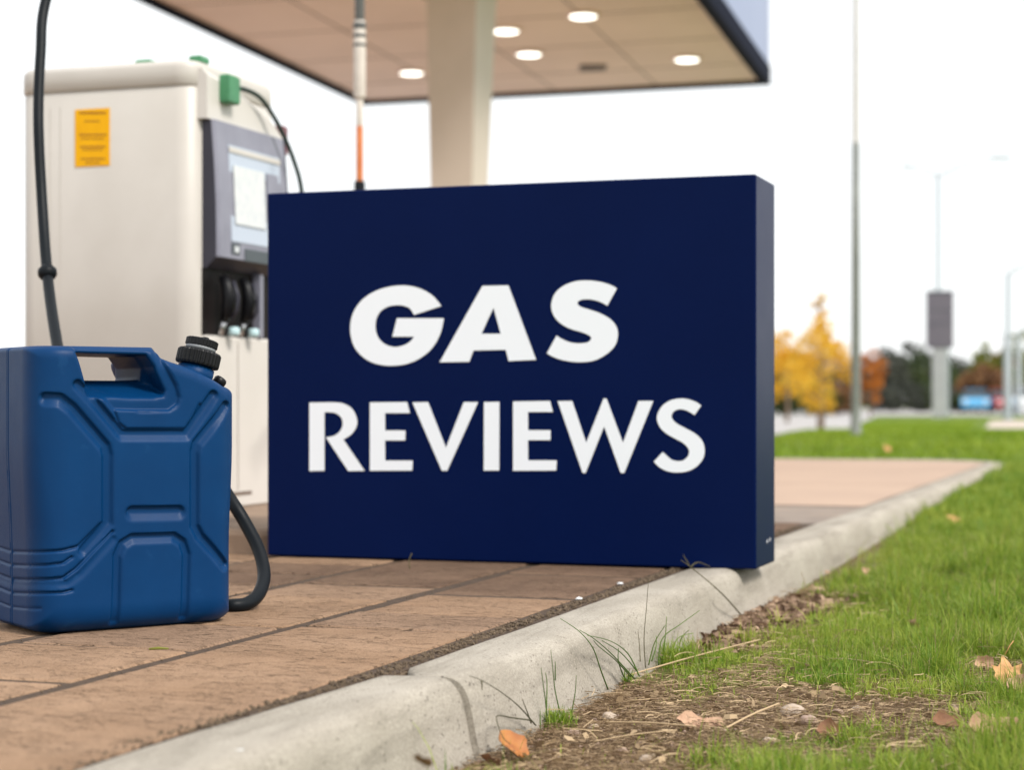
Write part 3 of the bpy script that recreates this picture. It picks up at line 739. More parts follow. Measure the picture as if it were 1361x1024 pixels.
grooves = [   # polyline, half width, depth
 (SZ([(60,530),(80,531),(96,543),(140,594),(143,606),(143,696),(134,708),(112,733)]), .0095, .0052),
 (SZ([(302,540),(294,551),(262,590),(259,602),(259,700),(266,714),(300,752)]), .0085, .0050),
 (SZ([(104,512),(130,540),(162,578),(248,578),(284,526)]), .0085, .0050),
 (SZ([(154,826),(156,740),(163,724),(176,716),(231,714),(243,722),(248,738),(246,820)]), .0075, .0046),
 (SZ([(176,682),(238,681)]), .0105, .0050),
 (SZ([(8,734),(60,734),(84,732),(104,727),(134,697)]), .0024, .0030),
 (SZ([(8,752),(60,752),(84,749),(96,741)]), .0024, .0028),
 (SZ([(8,771),(60,771),(84,769),(101,757),(150,707)]), .0028, .0036),
 (SZ([(8,776),(60,777),(90,777),(108,764),(150,718)]), .006, .0018),
 (SZ([(8,789),(60,789),(85,788),(96,785)]), .0024, .0030),
 (SZ([(8,808),(52,810)]), .002, .0018),
 (SZ([(134,745),(133,775),(132,822)]), .0014, -.0010),
 (UZ([(183,548),(226,547),(236,541),(240,530),(236,512),(216,474)]), .0013, .0016),
 (UZ([(176,535),(183,548)]), .0013, .0014),
 (UZ([(100,462),(123,510),(152,546),(158,563),(168,571),(246,571),(253,563),(266,538)]), .0022, .0026),
]
recess = UZ([(86,440),(99,462),(123,510),(152,546),(183,547),(226,547),(238,538),(240,528),(236,512),(214,470),(206,440)])
tunF = UZ([(104,470.5),(197,473),(207,488),(222,520),(220,528),(210,532),(176,532),(148,520),(120,507)])
tunB = UZ([(104,470.5),(197,473),(207,488),(209,532),(120,532)])
outline = UZ([(24,459)])[0:1]
zt = JH
pr = [can_uz(216,476), can_uz(232,481), can_uz(262,491), can_uz(304,513)]
outline = [(0,0),(JW,0),(JW,pr[3][1]-.004)]+[pr[3],pr[2],pr[1]]+[(pr[0][0]+.004,pr[0][1]),(pr[0][0]-.010,zt),(0,zt)]
zfl = can_uz(170,531)[1]
def can_f(u, v, z):
    qx = np.abs(u-JW/2)-JW/2+JR; qy = np.abs(v-JT/2)-JT/2+JR
    dplan = np.hypot(np.maximum(qx,0), np.maximum(qy,0))+np.minimum(np.maximum(qx,qy),0)-JR
    dprof = poly_sd(u, z, outline)
    near = np.abs(dplan) < .02
    disp = np.zeros(u.shape); ui, vi, zi = u[near], v[near], z[near]; s = uv_to_s(ui, vi); dd = np.zeros(s.shape)
    for poly, hw, dep in grooves:
        q, up = seg_dn(s, zi, poly); lo = np.clip(.5-.5*up, 0, 1) if hw > .004 else .5; g = 1-np.clip((q-hw*(.82-.72*lo))/(hw*(.26+1.04*lo)), 0, 1); g = g*g*(3-2*g)*(1-lo)+g*lo; dd = np.maximum(dd, dep*1.3*g) if dep > 0 else dd+dep*g
    rc = poly_sd(ui, zi, recess); dd = np.maximum(dd, .0065*(1-sstep(-.0035, .001, rc)))
    # mould seam round the narrow sides
    sm = np.abs(vi-JT/2); onside = (ui < JR*.5) | (ui > JW-JR*.5)
    dd = dd+np.where(onside, .0022*(1-sstep(.0008, .0026, np.abs(sm-.0035)))-.0012*(1-sstep(.003,.0045, sm)), 0)
    disp[near] = dd*(1-sstep(JW-.022, JW-.008, ui))
    d0_ = dplan+disp
    k = .045-.024*sstep(.12, .3, z)
    d = smax(d0_, dprof, k)
    fl = zfl+.40*np.clip(v, 0, .075)-z
    tf = smax(smax(poly_sd(u, z, tunF), v-.06, .02), fl, .006); tb = smax(poly_sd(u, z, tunB), fl, .006)
    tun = smin(tf, tb, .006)
    d = smax(d, -smax(poly_sd(u, z, recess), .165-v, .01), .012)
    d = smax(d, -tun, .006)
    return d
h = .0024
ax_ = [np.arange(-.012, JW+.014, h), np.arange(-.012, JT+.014, h), np.arange(-.012, JH+.014, h)]
U3, V3, Z3 = np.meshgrid(*ax_, indexing='ij'); FF = can_f(U3, V3, Z3)
def surface_nets(f, ax):
    ins = f < 0; nx, ny, nz = f.shape
    org = np.array([a[0] for a in ax]); hh = ax[0][1]-ax[0][0]
    acc = np.zeros((nx-1, ny-1, nz-1, 3)); cnt = np.zeros((nx-1, ny-1, nz-1))
    for axi in range(3):
        o1, o2 = [i for i in range(3) if i != axi]
        for a in (0,1):
            for b_ in (0,1):
                s0 = [slice(0,-1)]*3; s1 = [slice(0,-1)]*3
                s0[o1] = slice(a, (None if a else -1)); s1[o1] = s0[o1]; s0[o2] = slice(b_, (None if b_ else -1)); s1[o2] = s0[o2]
                s1[axi] = slice(1, None)
                f0, f1 = f[tuple(s0)], f[tuple(s1)]; c = (f0 < 0) != (f1 < 0)
                t = np.where(c, f0/np.where(c, f0-f1, 1), 0)
                acc[..., axi] += np.where(c, t, 0); acc[..., o1] += np.where(c, a, 0); acc[..., o2] += np.where(c, b_, 0); cnt += c
    act = cnt > 0; ids = -np.ones(act.shape, int); ids[act] = np.arange(act.sum())
    cell = np.argwhere(act); V = org+(cell+acc[act]/cnt[act][:, None])*hh
    faces = []
    for axi in range(3):
        o1, o2 = [(1,2),(2,0),(0,1)][axi]
        sl0 = [slice(1,-1)]*3; sl1 = [slice(1,-1)]*3; sl0[axi] = slice(0,-1); sl1[axi] = slice(1,None)
        a0, a1 = ins[tuple(sl0)], ins[tuple(sl1)]; e = np.argwhere(a0 != a1); e2 = e.copy()
        for i in (o1, o2): e2[:, i] += 1
        fl = a0[tuple(e.T)]
        def g(d1, d2):
            c = e2.copy(); c[:, o1] += d1; c[:, o2] += d2; return ids[tuple(c.T)]
        q = np.stack([g(-1,-1), g(0,-1), g(0,0), g(-1,0)], -1); q[~fl] = q[~fl][:, ::-1]; faces.append(q)
    return V, np.concatenate(faces)
V, Q = surface_nets(FF, ax_)
for _ in range(2):        # settle vertices on the surface
    e = .0004; f0 = can_f(*V.T)
    g = np.stack([can_f(V[:,0]+e, V[:,1], V[:,2])-f0, can_f(V[:,0], V[:,1]+e, V[:,2])-f0, can_f(V[:,0], V[:,1], V[:,2]+e)-f0], -1)/e
    gl = np.maximum((g*g).sum(-1), .25); V = V-np.clip(f0/gl, -.001, .001)[:, None]*g
can = thing('jerrycan', 'blue plastic jerrycan with black screw cap standing on the pavers', 'jerrycan', (JX, JY, 0), TH)
cen = V[Q].mean(1); u0, u1 = can_uz(112,470)[0], can_uz(192,470)[0]; ztun = can_uz(150,471.5)[1]
hm_ = (cen[:,0] > u0) & (cen[:,0] < u1) & (cen[:,2] > ztun-.012)
for nm, msk in (('body', ~hm_), ('handle', hm_)):
    q = Q[msk]; used, inv = np.unique(q, return_inverse=True); npmesh(nm, V[used], inv.reshape(q.shape), M['can'], can, smooth=True)
# cap, tilted
cu_, cv_ = .299, .056; tilt = math.radians(14)
xf = Matrix.Translation((cu_+.002, cv_, .4205)) @ Matrix.Rotation(tilt, 4, 'Y')
def ribbed(r, n=96, a=.0010, k=24):
    return [(r+a*(1 if (i*k//n*2+0) % 2 == 0 else -1)*(1 if (i % (n//k)) < (n//k)//2 else -1))*1.0 for i in range(n)]
nk = MB(); nk.lathe([(.030,-.028),(.030,-.004),(.026,-.003),(.026,.004)], 40); nk.build('neck', M['can'], can, xf=xf)
cp = MB(); n = 120
def cring(r, z, rib=0): return [((r+rib*(1 if (i//2) % 2 else 0))*math.cos(2*PI*i/n), (r+rib*(1 if (i//2) % 2 else 0))*math.sin(2*PI*i/n), z) for i in range(n)]
cp.loft([cring(.030,-.001), cring(.034,0,.001), cring(.0345,.003,.0016), cring(.0345,.021,.0016), cring(.033,.024,.0008), cring(.029,.0255)], smooth=False)
cap = cp.build('cap', M['black_plastic'], can, xf=xf)
t = MB(); t.lathe([(.0245,.0258),(.0252,.030),(.0245,.0312)], 48); t.build('seal_ring', M['grey_ring'], cap, xf=xf)
t = MB(); t.loft([cring(.0245,.0312), cring(.0258,.0325,.0009), cring(.0258,.0425,.0009), cring(.0245,.044), cring(.019,.0445), cring(.018,.0425)]); t.build('stopper', M['black_plastic'], cap, xf=xf)
t = MB(); t.box(-.004,.004,-.015,.015,.0428,.0475,.001); t.build('grip_bar', M['black_plastic'], cap, xf=xf)
# small vent plug at the shoulder
t = MB(); t.lathe([(.011,-.006),(.011,.005),(.009,.008),(.003,.0085)], 24)
t.build('vent_plug', M['black_plastic'], can, xf=Matrix.Translation((JW-.014, .070, .393)) @ Matrix.Rotation(math.radians(38), 4, 'Y'))

# ================================================================ FUEL HOSE + MAST
hp = [W(262,803,3.42), W(285,806,3.27), W(305,806,3.225), W(328,803,3.24), W(344,790,3.28), W(351,765,3.33), W(344,732,3.37), W(326,696,3.40), W(306,664,3.42), W(262,600,3.5), W(190,560,3.6), W(118,530,3.7), W(84,485,3.8), W(73,440,3.9), W(63,365,4.05), W(56,270,4.15), W(51,160,4.2), W(54,70,4.25), W(61,0,4.3)]
mx, my = W(478,100,7)[:2]
x0, y0, z0 = hp[-1]
hp += [(x0+.05, y0+.08, z0+.22), (x0+.16, y0+.55, z0+.62), (mx-.24, my-.9, 2.62), (mx-.06, my-.12, 2.72)]
hose = thing('fuel_hose', 'thick black rubber hose hanging down past the pump and curling behind the jerrycan', 'hose', (hp[2][0], hp[2][1], 0))
b = MB(); b.tube(spline(hp, 12), .0118, 16); hb = b.build('hose', M['rubber'], hose, world=True)
cpos = Vector(W(63,363,4.05)); dr = (Vector(W(56,270,4.15))-cpos).normalized()
b = MB(); b.tube([cpos-dr*.014, cpos-dr*.010, cpos-dr*.004, cpos+dr*.006, cpos+dr*.010, cpos+dr*.018], [.0125,.017,.0205,.0205,.016,.0125], 20); b.build('collar', M['rubber'], hose, world=True)
b = MB(); e0 = Vector(hp[0]); b.tube([e0, e0+Vector((-.05,.03,.004)), e0+Vector((-.10,.05,.008)), e0+Vector((-.2,.06,.012))], [.0135,.016,.014,.009], 12); b.build('coupling', M['steel'], hose, world=True)

mast = thing('hose_mast', 'thin white and orange pipe mast rising behind the sign in front of the canopy', 'mast', (mx, my, .06))
def zz(py): return CZ+(HY-py)/F*7
def cyl(name, m, r, z0, z1, parent=mast, n=18, c=(mx, my)):
    b = MB(); b.lathe([(r*.96,z0),(r,z0+.003),(r,z1-.003),(r*.96,z1)], n, (c[0],c[1],0)); return b.build(name, m, parent, world=True)
cyl('base_fitting', M['rubber'], .021, .06, zz(241)); cyl('orange_section', M['orange_pipe'], .0135, zz(241), zz(168))
cyl('lower_pipe', M['white_pipe'], .0135, zz(168), zz(128)); cyl('sleeve', M['white_pipe'], .0225, zz(130), zz(28))
for a_, b_ in ((62,58),(50,45),(39,30)): cyl('collar', M['greypipe'], .0242, zz(a_), zz(b_))
cyl('upper_pole', M['greypipe'], .0185, zz(28), 2.74)
b = MB(); b.tube([(mx,my,2.72),(mx-.06,my-.12,2.74)], .016, 10); b.build('arm', M['greypipe'], mast, world=True)

# ================================================================ PUMP ISLAND + PUMP
isl = MB(); rings = []
for ins, z in ((0,-.03),(0,.045),(.006,.055),(.018,.06)):
    rings.append([(*PD(p, d)[:2], z) for p, d in rr2(-3.7+ins, -1.967-ins, 4.0+ins, 6.9-ins, .05, 5)])
isl.loft(rings); o = isl.build('pump_island', M['island']); rebase(o, PD(-2.8,5.4,0)); tagp(o, 'low brown concrete island under the fuel pump', 'concrete island')

p0x, p0y = PD(-3.037, 4.585)[:2]
pump = thing('fuel_pump', 'cream fuel pump with amber sticker and grey display, behind the blue jerrycan', 'fuel pump', (p0x, p0y, .06), -A)
# local: x along P (0..0.565), y along D (0..0.515), z from island top
PWd, PDp = .540, .515
def rbody(mb, x0, x1, y0, y1, r, lv): mb.loft([[(x, y, z) for x, y in rr2(x0+i, x1-i, y0+i, y1-i, max(r-i, .004), 8)] for i, z in lv], smooth=False)
def smoothed(o):
    for p_ in o.data.polygons: p_.use_smooth = abs(p_.normal.z) < .9
    return o
b = MB(); rbody(b, -.024, PWd, 0, PDp, .058, ((.004,0),(0,.004),(0,1.166),(.003,1.169),(.003,1.173))); smoothed(b.build('body', M['cream'], pump))
b = MB(); rbody(b, -.028, PWd+.002, -.004, PDp, .062, ((.004,1.173),(0,1.177),(0,1.226),(.003,1.234),(.012,1.242),(.03,1.246))); lid = smoothed(b.build('lid', M['cream'], pump))
for (cx_, w_, dp) in ((.345,.048,.06),(.515,.036,.05)):
    b = MB(); b.box(cx_-w_/2, cx_+w_/2, dp, dp+.05, 1.240, 1.262, .005); b.build('lifting_clip', M['green_plastic'], lid)
# pressed ribs of the side panel
for x_ in (.085,.118):
    b = MB(); b.box(x_-.0010, x_+.0010, -.0006, .002, .05, 1.13, .0005); b.build('panel_crease', M['cream'], pump)
# sticker with lines of print
def plocal(px, py, yoff=0):   # on plane local y = yoff
    k = (px-CX)/F; ox, oy = p0x+SA*yoff, p0y+CA*yoff
    u = (k*oy-ox)/(CA+k*SA); Y = oy-u*SA; return u, CZ+(HY-py)/F*Y-.06
(a0,b0), (a1,b1) = plocal(100,222), plocal(146,143)
b = MB(); b.box(a0, a1, -.0015, .001, b0, b1); st = b.build('sticker', M['yellow'], pump)
b = MB(); rr_ = random.Random(3)
for py, x0_, x1_, t_ in ((150,106,141,3.2),(161,113,133,2),(179,106,142,2.4),(184,108,139,1.6),(195,107,141,2.4),(199,110,137,1.6),(211,108,140,2.2),(216,114,134,1.8)):
    x_ = x0_
    while x_ < x1_:
        w_ = rr_.uniform(2.5, 5.5); (c0,e0_), (c1,e1_) = plocal(x_, py+t_/2), plocal(min(x_+w_, x1_), py-t_/2)
        b.box(c0, c1, -.0022, -.0015, e0_, e1_); x_ += w_+1.2
b.build('lettering', M['ink'], st)
# service face (local +x side)
xf0 = PWd
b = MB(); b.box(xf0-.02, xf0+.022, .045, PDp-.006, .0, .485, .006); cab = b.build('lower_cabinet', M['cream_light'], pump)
b = MB(); b.box(xf0+.0222, xf0+.0235, .06, .30, .035, .045); b.build('louvre', M['vent'], cab)
b = MB(); b.box(xf0+.0222, xf0+.0232, .215, .2165, .05, .47); b.build('panel_joint', M['vent'], cab)
b = MB(); b.box(xf0-.02, xf0+.004, .045, PDp-.006, .487, .672); bay = b.build('nozzle_bay', M['bay'], pump)
b = MB(); b.box(xf0-.02, xf0+.028, PDp-.17, PDp-.15, .487, .672, .002); b.build('divider', M['greybezel'], bay)
# display housing: tapered block with dark near side
HZ0, HZ1 = .672, 1.082
y0_, y1_ = .047, PDp-.006
def hx(z): return xf0+.050-.016*(z-HZ0)/(HZ1-HZ0)+.006*math.sin(PI*(z-HZ0)/(HZ1-HZ0))
zs = [HZ0, HZ0+.03]+list(np.linspace(HZ0+.06, HZ1, 8))
b = MB(); b.loft([[(xf0-.02, y0_, z), (hx(z)-.008-(.03 if i == 0 else 0), y0_, z), (hx(z)-.008-(.03 if i == 0 else 0), y1_, z), (xf0-.02, y1_, z)] for i, z in enumerate(zs)])
hs = b.build('display_housing', M['charcoal'], pump)
b = MB(); b.loft([[(hx(z)-.0078, y0_+.001, z), (hx(z)+.001, y0_+.007, z), (hx(z)+.001, y1_-.03, z), (hx(z)-.0078, y1_-.02, z)] for z in zs[1:]]); b.build('bezel', M['greybezel'], hs)
def dface(y0, y1, z0, z1, off, name, m, parent, th=.002):
    b = MB(); v = []
    for o_ in (off, off+th): v += [(hx(z0)+o_, y0, z0), (hx(z0)+o_, y1, z0), (hx(z1)+o_, y1, z1), (hx(z1)+o_, y0, z1)]
    b.add(v, [(0,1,2,3),(4,7,6,5),(0,4,5,1),(1,5,6,2),(2,6,7,3),(3,7,4,0)]); return b.build(name, m, parent)
sc_ = dface(.12, .44, .75, 1.02, .0012, 'screen', M['screen'], hs)
dface(.14, .33, .80, .965, .0034, 'readout', M['paper'], hs); dface(.345, .42, .80, .965, .0034, 'readout', M['greybezel'], hs)
dface(.12, .44, 1.0, 1.015, .0034, 'stripe', M['cream'], hs)
dface(.12, .17, .715, .745, .0014, 'keypad', M['greydark'], hs); dface(.135, .158, .72, .737, .0036, 'button', M['paper'], hs); dface(.2, .40, .70, .735, .0014, 'card_slot', M['greydark'], hs)
# cream hood, falling towards the back
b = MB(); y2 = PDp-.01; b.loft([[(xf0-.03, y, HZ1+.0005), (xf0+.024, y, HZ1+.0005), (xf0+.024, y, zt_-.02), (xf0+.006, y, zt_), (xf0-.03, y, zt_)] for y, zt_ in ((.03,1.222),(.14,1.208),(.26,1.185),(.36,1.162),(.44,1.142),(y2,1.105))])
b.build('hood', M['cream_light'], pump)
b = MB(); b.box(xf0-.01, xf0+.022, y2+.002, y2+.035, 1.04, 1.13, .006); b.build('light_housing', M['pinkish'], pump)
b = MB(); b.box(xf0+.0245, xf0+.055, .10, .165, 1.135, 1.215, .005); gb = b.build('junction_box', M['green_plastic'], pump)
# thin vapour hose
vh = [W(303,119,5.33), W(322,118,5.36), W(345,129,5.42), W(362,152,5.48), W(376,178,5.52), W(390,212,5.56), W(400,248,5.58), W(404,300,5.6), W(412,380,5.6), W(414,450,5.55), W(404,500,5.45), W(392,520,5.30)]
o = MB(); o.tube(spline(vh, 10), .0068, 12); o = o.build('vapour_hose', M['green_hose']); rebase(o, vh[0]); tagp(o, 'thin dark green hose arching from the green box on the pump', 'hose')
# nozzles resting in the bay
def nozzle(yc, label):
    t_ = thing('fuel_nozzle', label, 'fuel nozzle', tuple(Matrix.Translation((p0x,p0y,.06)) @ Matrix.Rotation(-A,4,'Z') @ Vector((xf0+.03, yc, .487))), -A, 'fuel nozzles holstered in the pump bay')
    b = MB(); b.tube([(-.004,0,.165),(.012,0,.135),(.018,0,.10),(.012,0,.065),(.002,0,.04)], [.012,.017,.021,.018,.012], 14); b.build('nozzle_body', M['black_plastic'], t_)
    b = MB(); b.tube([(.002,0,.04),(-.006,0,.02),(-.010,0,.002)], [.009,.008,.008], 12); b.build('spout', M['steel'], t_)
    b = MB(); b.tube([(.03,0,.15),(.045,0,.11),(.042,0,.07),(.025,0,.045)], .005, 8); b.build('trigger', M['charcoal'], t_)
    b = MB(); b.lathe([(.013,.0),(.016,.006),(.016,.02),(.012,.024)], 16, (.014,.035,0)); b.build('drip_cup', M['bluegloss'], t_)
nozzle(.115, 'black fuel nozzle holstered in the pump bay, nearest the cream corner')
nozzle(.235, 'black fuel nozzle holstered in the pump bay, beside the sign edge')

# ================================================================ CANOPY
zc = 4.3
ca_ = math.radians(15.5); q1 = G(490,133,zc); q1 = ((490-CX)/F*24.5, 24.5)
CUX, CUY = math.cos(ca_), math.sin(ca_)
lft = np.array([-1.87, 24.5]); rgt = np.array([3.03, 22.96]); back = np.array([-math.sin(math.radians(14.6)), -math.cos(math.radians(14.6))])
acr = (rgt-lft); cw = np.hypot(*acr); acr = acr/cw
canp = thing('canopy', 'flat forecourt canopy with tan underside and pale blue fascia, above the sign', 'canopy', (-.4, 15, 0))
b = MB(); Lc = 15.0
def CP(a, l, z): q = lft+acr*a+back*l; return (q[0], q[1], z)
b.add([CP(0,0,zc),CP(cw,0,zc),CP(cw,Lc,zc),CP(0,Lc,zc),CP(0,0,zc+.1),CP(cw,0,zc+.1),CP(cw,Lc,zc+.1),CP(0,Lc,zc+.1)], [(0,1,2,3),(4,7,6,5),(0,4,5,1),(1,5,6,2),(2,6,7,3),(3,7,4,0)])
b.build('soffit', M['soffit'], canp, world=True)
b = MB()
def cbox(b, a0, a1, l0, l1, z0, z1):
    v = [CP(a,l,z) for z in (z0,z1) for l in (l0,l1) for a in (a0,a1)]; b.add(v, [(0,2,3,1),(4,5,7,6),(0,1,5,4),(2,6,7,3),(0,4,6,2),(1,3,7,5)])
cbox(b, cw+.002, cw+.10, -.10, Lc+.1, zc+.03, zc+1.1); cbox(b, -.10, -.002, -.10, Lc+.1, zc+.03, zc+1.1)
cbox(b, 0, cw, -.10, -.002, zc+.03, zc+1.1); cbox(b, 0, cw, Lc+.002, Lc+.1, zc+.03, zc+1.1); cbox(b, -.02, cw+.02, 0, Lc, zc+1.0, zc+1.08)
b.build('fascia', M['fascia'], canp, world=True)
b = MB(); cbox(b, cw+.0, cw+.115, -.115, Lc+.115, zc-.05, zc+.17); cbox(b, -.115, .0, -.115, Lc+.115, zc-.05, zc+.17); cbox(b, .002, cw-.002, -.115, .0, zc-.05, zc+.07); cbox(b, .002, cw-.002, Lc, Lc+.115, zc-.05, zc+.07)
b.build('trim', M['fascia_dark'], canp, world=True)
b = MB()
for l in np.arange(1.2, Lc, 1.6): cbox(b, .01, cw-.01, l-.006, l+.006, zc-.004, zc+.002)
for a_ in (1.25, 2.55, 3.85): cbox(b, a_-.006, a_+.006, .01, Lc-.01, zc-.0055, zc+.001)
b.build('panel_seam', M['vent'], canp, world=True)
def onz(px, py, z): Y = (z-CZ)*F/(HY-py); return ((px-CX)/F*Y, Y)
for px, py in ((547,95),(672,39),(703,70),(775,19),(913,77)):
    x_, y_ = onz(px, py, zc)
    b = MB(); b.lathe([(.165,-.002),(.165,-.02),(.14,-.024),(.138,-.012)], 28, (x_,y_,zc)); rm = b.build('downlight', M['soffit'], canp, world=True)
    b = MB(); b.lathe([(.001,-.034),(.08,-.033),(.125,-.028),(.137,-.020),(.137,-.012)], 28, (x_,y_,zc)); b.build('lens', M['lampdisc'], rm, world=True)
x_, y_ = onz(788,89,zc); b = MB()
for k in range(5): b.box(x_-.14, x_+.14, y_-.16+k*.07, y_-.12+k*.07, zc-.02, zc-.005)
b.box(x_-.16, x_+.16, y_-.19, y_+.19, zc-.009, zc-.003); b.build('vent', M['vent'], canp, world=True)
# column, wider under the canopy
b = MB(); Yc = 15.0; cols = []
ang = math.radians(15.5)
def colring(z, w1, w2, cx_):
    e1 = np.array([math.cos(ang), -math.sin(ang)]); e2 = np.array([math.sin(ang), math.cos(ang)]); o_ = np.array([cx_, Yc])
    return [(*(o_+e1*a+e2*c), z) for a, c in ((0,0),(w1,0),(w1,w2),(0,w2))]
def colx(px): return (px-CX)/F*Yc
# left front vertical edge at px 567..572, corner 625, far edge 653..643
rings = []
for z, pl_, pc_, pr_ in ((-.05,575,620,639),(zz(0)*0+CZ+290/F*Yc,572,621,643),(CZ+535/F*Yc,567,625,653),(zc-.1,563,629,660),(zc-.003,563,629,660)):
    w1 = (pc_-pl_)/F*Yc/math.cos(ang)*1.14; w2 = (pr_-pc_)/F*Yc/math.sin(ang)*.90
    rings.append(colring(z, w1, w2, colx(pl_)))
b.loft(rings); b.build('column', M['column'], canp, world=True)

# ================================================================ STREET FURNITURE FAR
def gz1(x, y): return float(ground_z(np.array([x]), np.array([y]))[0])
def pole_at(px, Y): x = (px-CX)/F*Y; return x, Y, gz1(x, Y)
x_, y_, z_ = pole_at(1137.5, 21.8)
lp = thing('street_lamp', 'tall dark grey lamp pole on the grass strip right of the sign', 'street lamp', (x_, y_, z_))
b = MB(); zt2 = CZ+(HY-190)/F*21.8-z_; b.lathe([(.085,-.02),(.085,.02),(.062,.05),(.056,.4),(.050,zt2*.6),(.044,zt2)], 20); b.build('pole', M['lamppole'], lp)
b = MB(); b.lathe([(.034,zt2),(.034,zt2+.01),(.028,6.4),(.026,7.2)], 16); b.build('upper_pole', M['cream_light'], lp)
b = MB(); b.tube(spline([(0,0,7.15),(.03,-.02,7.5),(.4,-.1,7.75),(1.1,-.2,7.8)], 6), .024, 10); b.build('arm', M['lamppole'], lp)
b = MB(); b.box(1.0,1.65,-.3,-.12,7.76,7.86,.02); b.build('lamp_head', M['lamppole'], lp)
def lamp2(px, Y, topy, arms, label, r=.09):
    x_, y_, z_ = pole_at(px, Y); t_ = thing('street_lamp', label, 'street lamp', (x_, y_, z_), 0, 'pale street lamps beyond the road'); h_ = CZ+(HY-topy)/F*Y-z_
    b = MB(); b.lathe([(r*1.5,-.03),(r*1.4,.1),(r,.2),(r*.8,h_)], 12); b.build('pole', M['palepole'], t_)
    for ax__, az__ in arms:
        b = MB(); b.tube([(0,0,h_-.05),(ax__*.5,0,h_+az__*.6),(ax__,0,h_+az__)], r*.4, 8); b.build('arm', M['palepole'], t_)
        b = MB(); b.box(min(ax__,ax__*1.35), max(ax__,ax__*1.35), -.15, .15, h_+az__-.06, h_+az__+.06, .02); b.build('lamp_head', M['palepole'], t_)
lamp2(1247, 84, 232, ((-1.2,.35),(2.4,.75)), 'pale two-armed street lamp rising behind the hanging grey pylon sign', .13)
lamp2(1340, 70, 362, ((.9,.3),), 'slim pale street lamp close to the right edge of the view', .13)
lamp2(1354, 95, 440, ((.8,.2),), 'short pale lamp post farthest right, behind the parked cars', .14)
# pylon sign
x_, y_, z_ = pole_at(1249, 80)
py_ = thing('pylon_sign', 'dark grey rectangular panel sign on a pale post beside the far road', 'sign', (x_, y_, z_), -.1)
def hz(py): return CZ+(HY-py)/F*80-z_
b = MB(); b.box(-.30,.26,-.16,.16,-.05,hz(462),.03); b.build('post', M['pylonpost'], py_)
b = MB(); b.box(-.55,.55,-.2,.2,hz(463),hz(389),.02); pn = b.build('panel', M['pylon'], py_)
for zq in (430,412):
    b = MB(); b.box(-.5,.5,-.206,-.2,hz(zq+1),hz(zq)); b.build('panel_joint', M['greydark'], pn)
b = MB(); b.box(-.57,.57,-.22,.22,hz(389),hz(387)); b.build('cap_strip', M['greydark'], py_)
x_, y_, z_ = pole_at(1256, 83)
py2 = thing('utility_post', 'pale square post standing close behind the pylon sign', 'post', (x_, y_, z_))
b = MB(); b.box(-.16,.16,-.12,.12,-.05,3.3,.02); b.build('post', M['palepole'], py2); b = MB(); b.box(-.2,.2,-.16,.16,3.3,3.4,.02); b.build('cap', M['palepole'], py2)
# second pale post on the right (1338)
x_, y_, z_ = pole_at(1338, 84)
t_ = thing('utility_post', 'pale grey post left of the slim lamp, in front of the russet tree', 'post', (x_, y_, z_))
b = MB(); b.box(-.12,.12,-.1,.1,-.05,3.6,.02); b.build('post', M['pylonpost'], t_); b = MB(); b.box(-.15,.15,-.13,.13,3.6,3.7,.01); b.build('cap', M['pylonpost'], t_)

# cars
def car(px, Y, rz, m, label, L_=4.2):
    x_, y_, z_ = pole_at(px, Y); t_ = thing('parked_car', label, 'car', (x_, y_, z_+.012), rz, 'cars parked beyond the road')
    s = L_/4.2; prof_ = [(-2.1,.35),(-2.08,.75),(-1.9,.92),(-1.2,1.0),(1.25,1.02),(1.95,.98),(2.08,.8),(2.1,.35)]
    b = MB(); b.loft([[(x*s, y, z*(1 if abs(y) < .8 else .97)) for x, z in prof_] for y in (-.86,-.8,.8,.86)]); b.build('body', m, t_)
    b = MB(); gp = [(-1.15,.99),(-.55,1.42),(.95,1.44),(1.6,1.0)]; b.loft([[(x*s, y*(1 if z < 1.2 else .86), z) for x, z in gp] for y in (-.78,.78)]); b.build('glazing', M['glass'], t_)
    b = MB(); b.box(-.5*s,.92*s,-.66,.66,1.425,1.47,.015); b.build('roof', m, t_)
    for wx in (-1.3,1.3):
        for wy in (-.8,.8):
            b = MB(); b.loft([[(wx*s+.32*math.cos(a), y, .32+.32*math.sin(a)) for a in [2*PI*k/18 for k in range(18)]] for y in (wy-.1, wy+.1)]); w_ = b.build('wheel', M['rubber'], t_)
            b = MB(); yy = wy+(.104 if wy > 0 else -.104); b.loft([[(wx*s+.2*math.cos(a), y, .32+.2*math.sin(a)) for a in [2*PI*k/14 for k in range(14)]] for y in sorted((yy, wy))]); b.build('rim', M['steel'], w_)
    for wy in (-.62,.62):
        b = MB(); b.box(2.06*s,2.12*s,wy-.15,wy+.15,.7,.86,.01); b.build('tail_lamp', M['lamp_red'], t_)
        b = MB(); b.box(-2.13*s,-2.05*s,wy-.15,wy+.15,.62,.78,.01); b.build('headlight', M['paper'], t_)
car(1296, 116, 1.35, M['carblue'], 'light blue car parked leftmost of the distant cars')
car(1312, 132, 1.5, M['carwhite'], 'white car parked between the blue and the red one')
car(1326, 119, 1.65, M['carred'], 'red car parked right of the light blue one')
car(1367, 100, 1.4, M['carwhite'], 'white car cut by the right edge of the view')
car(1180, 150, 1.2, M['cargrey'], 'grey car parked against the dark trees')

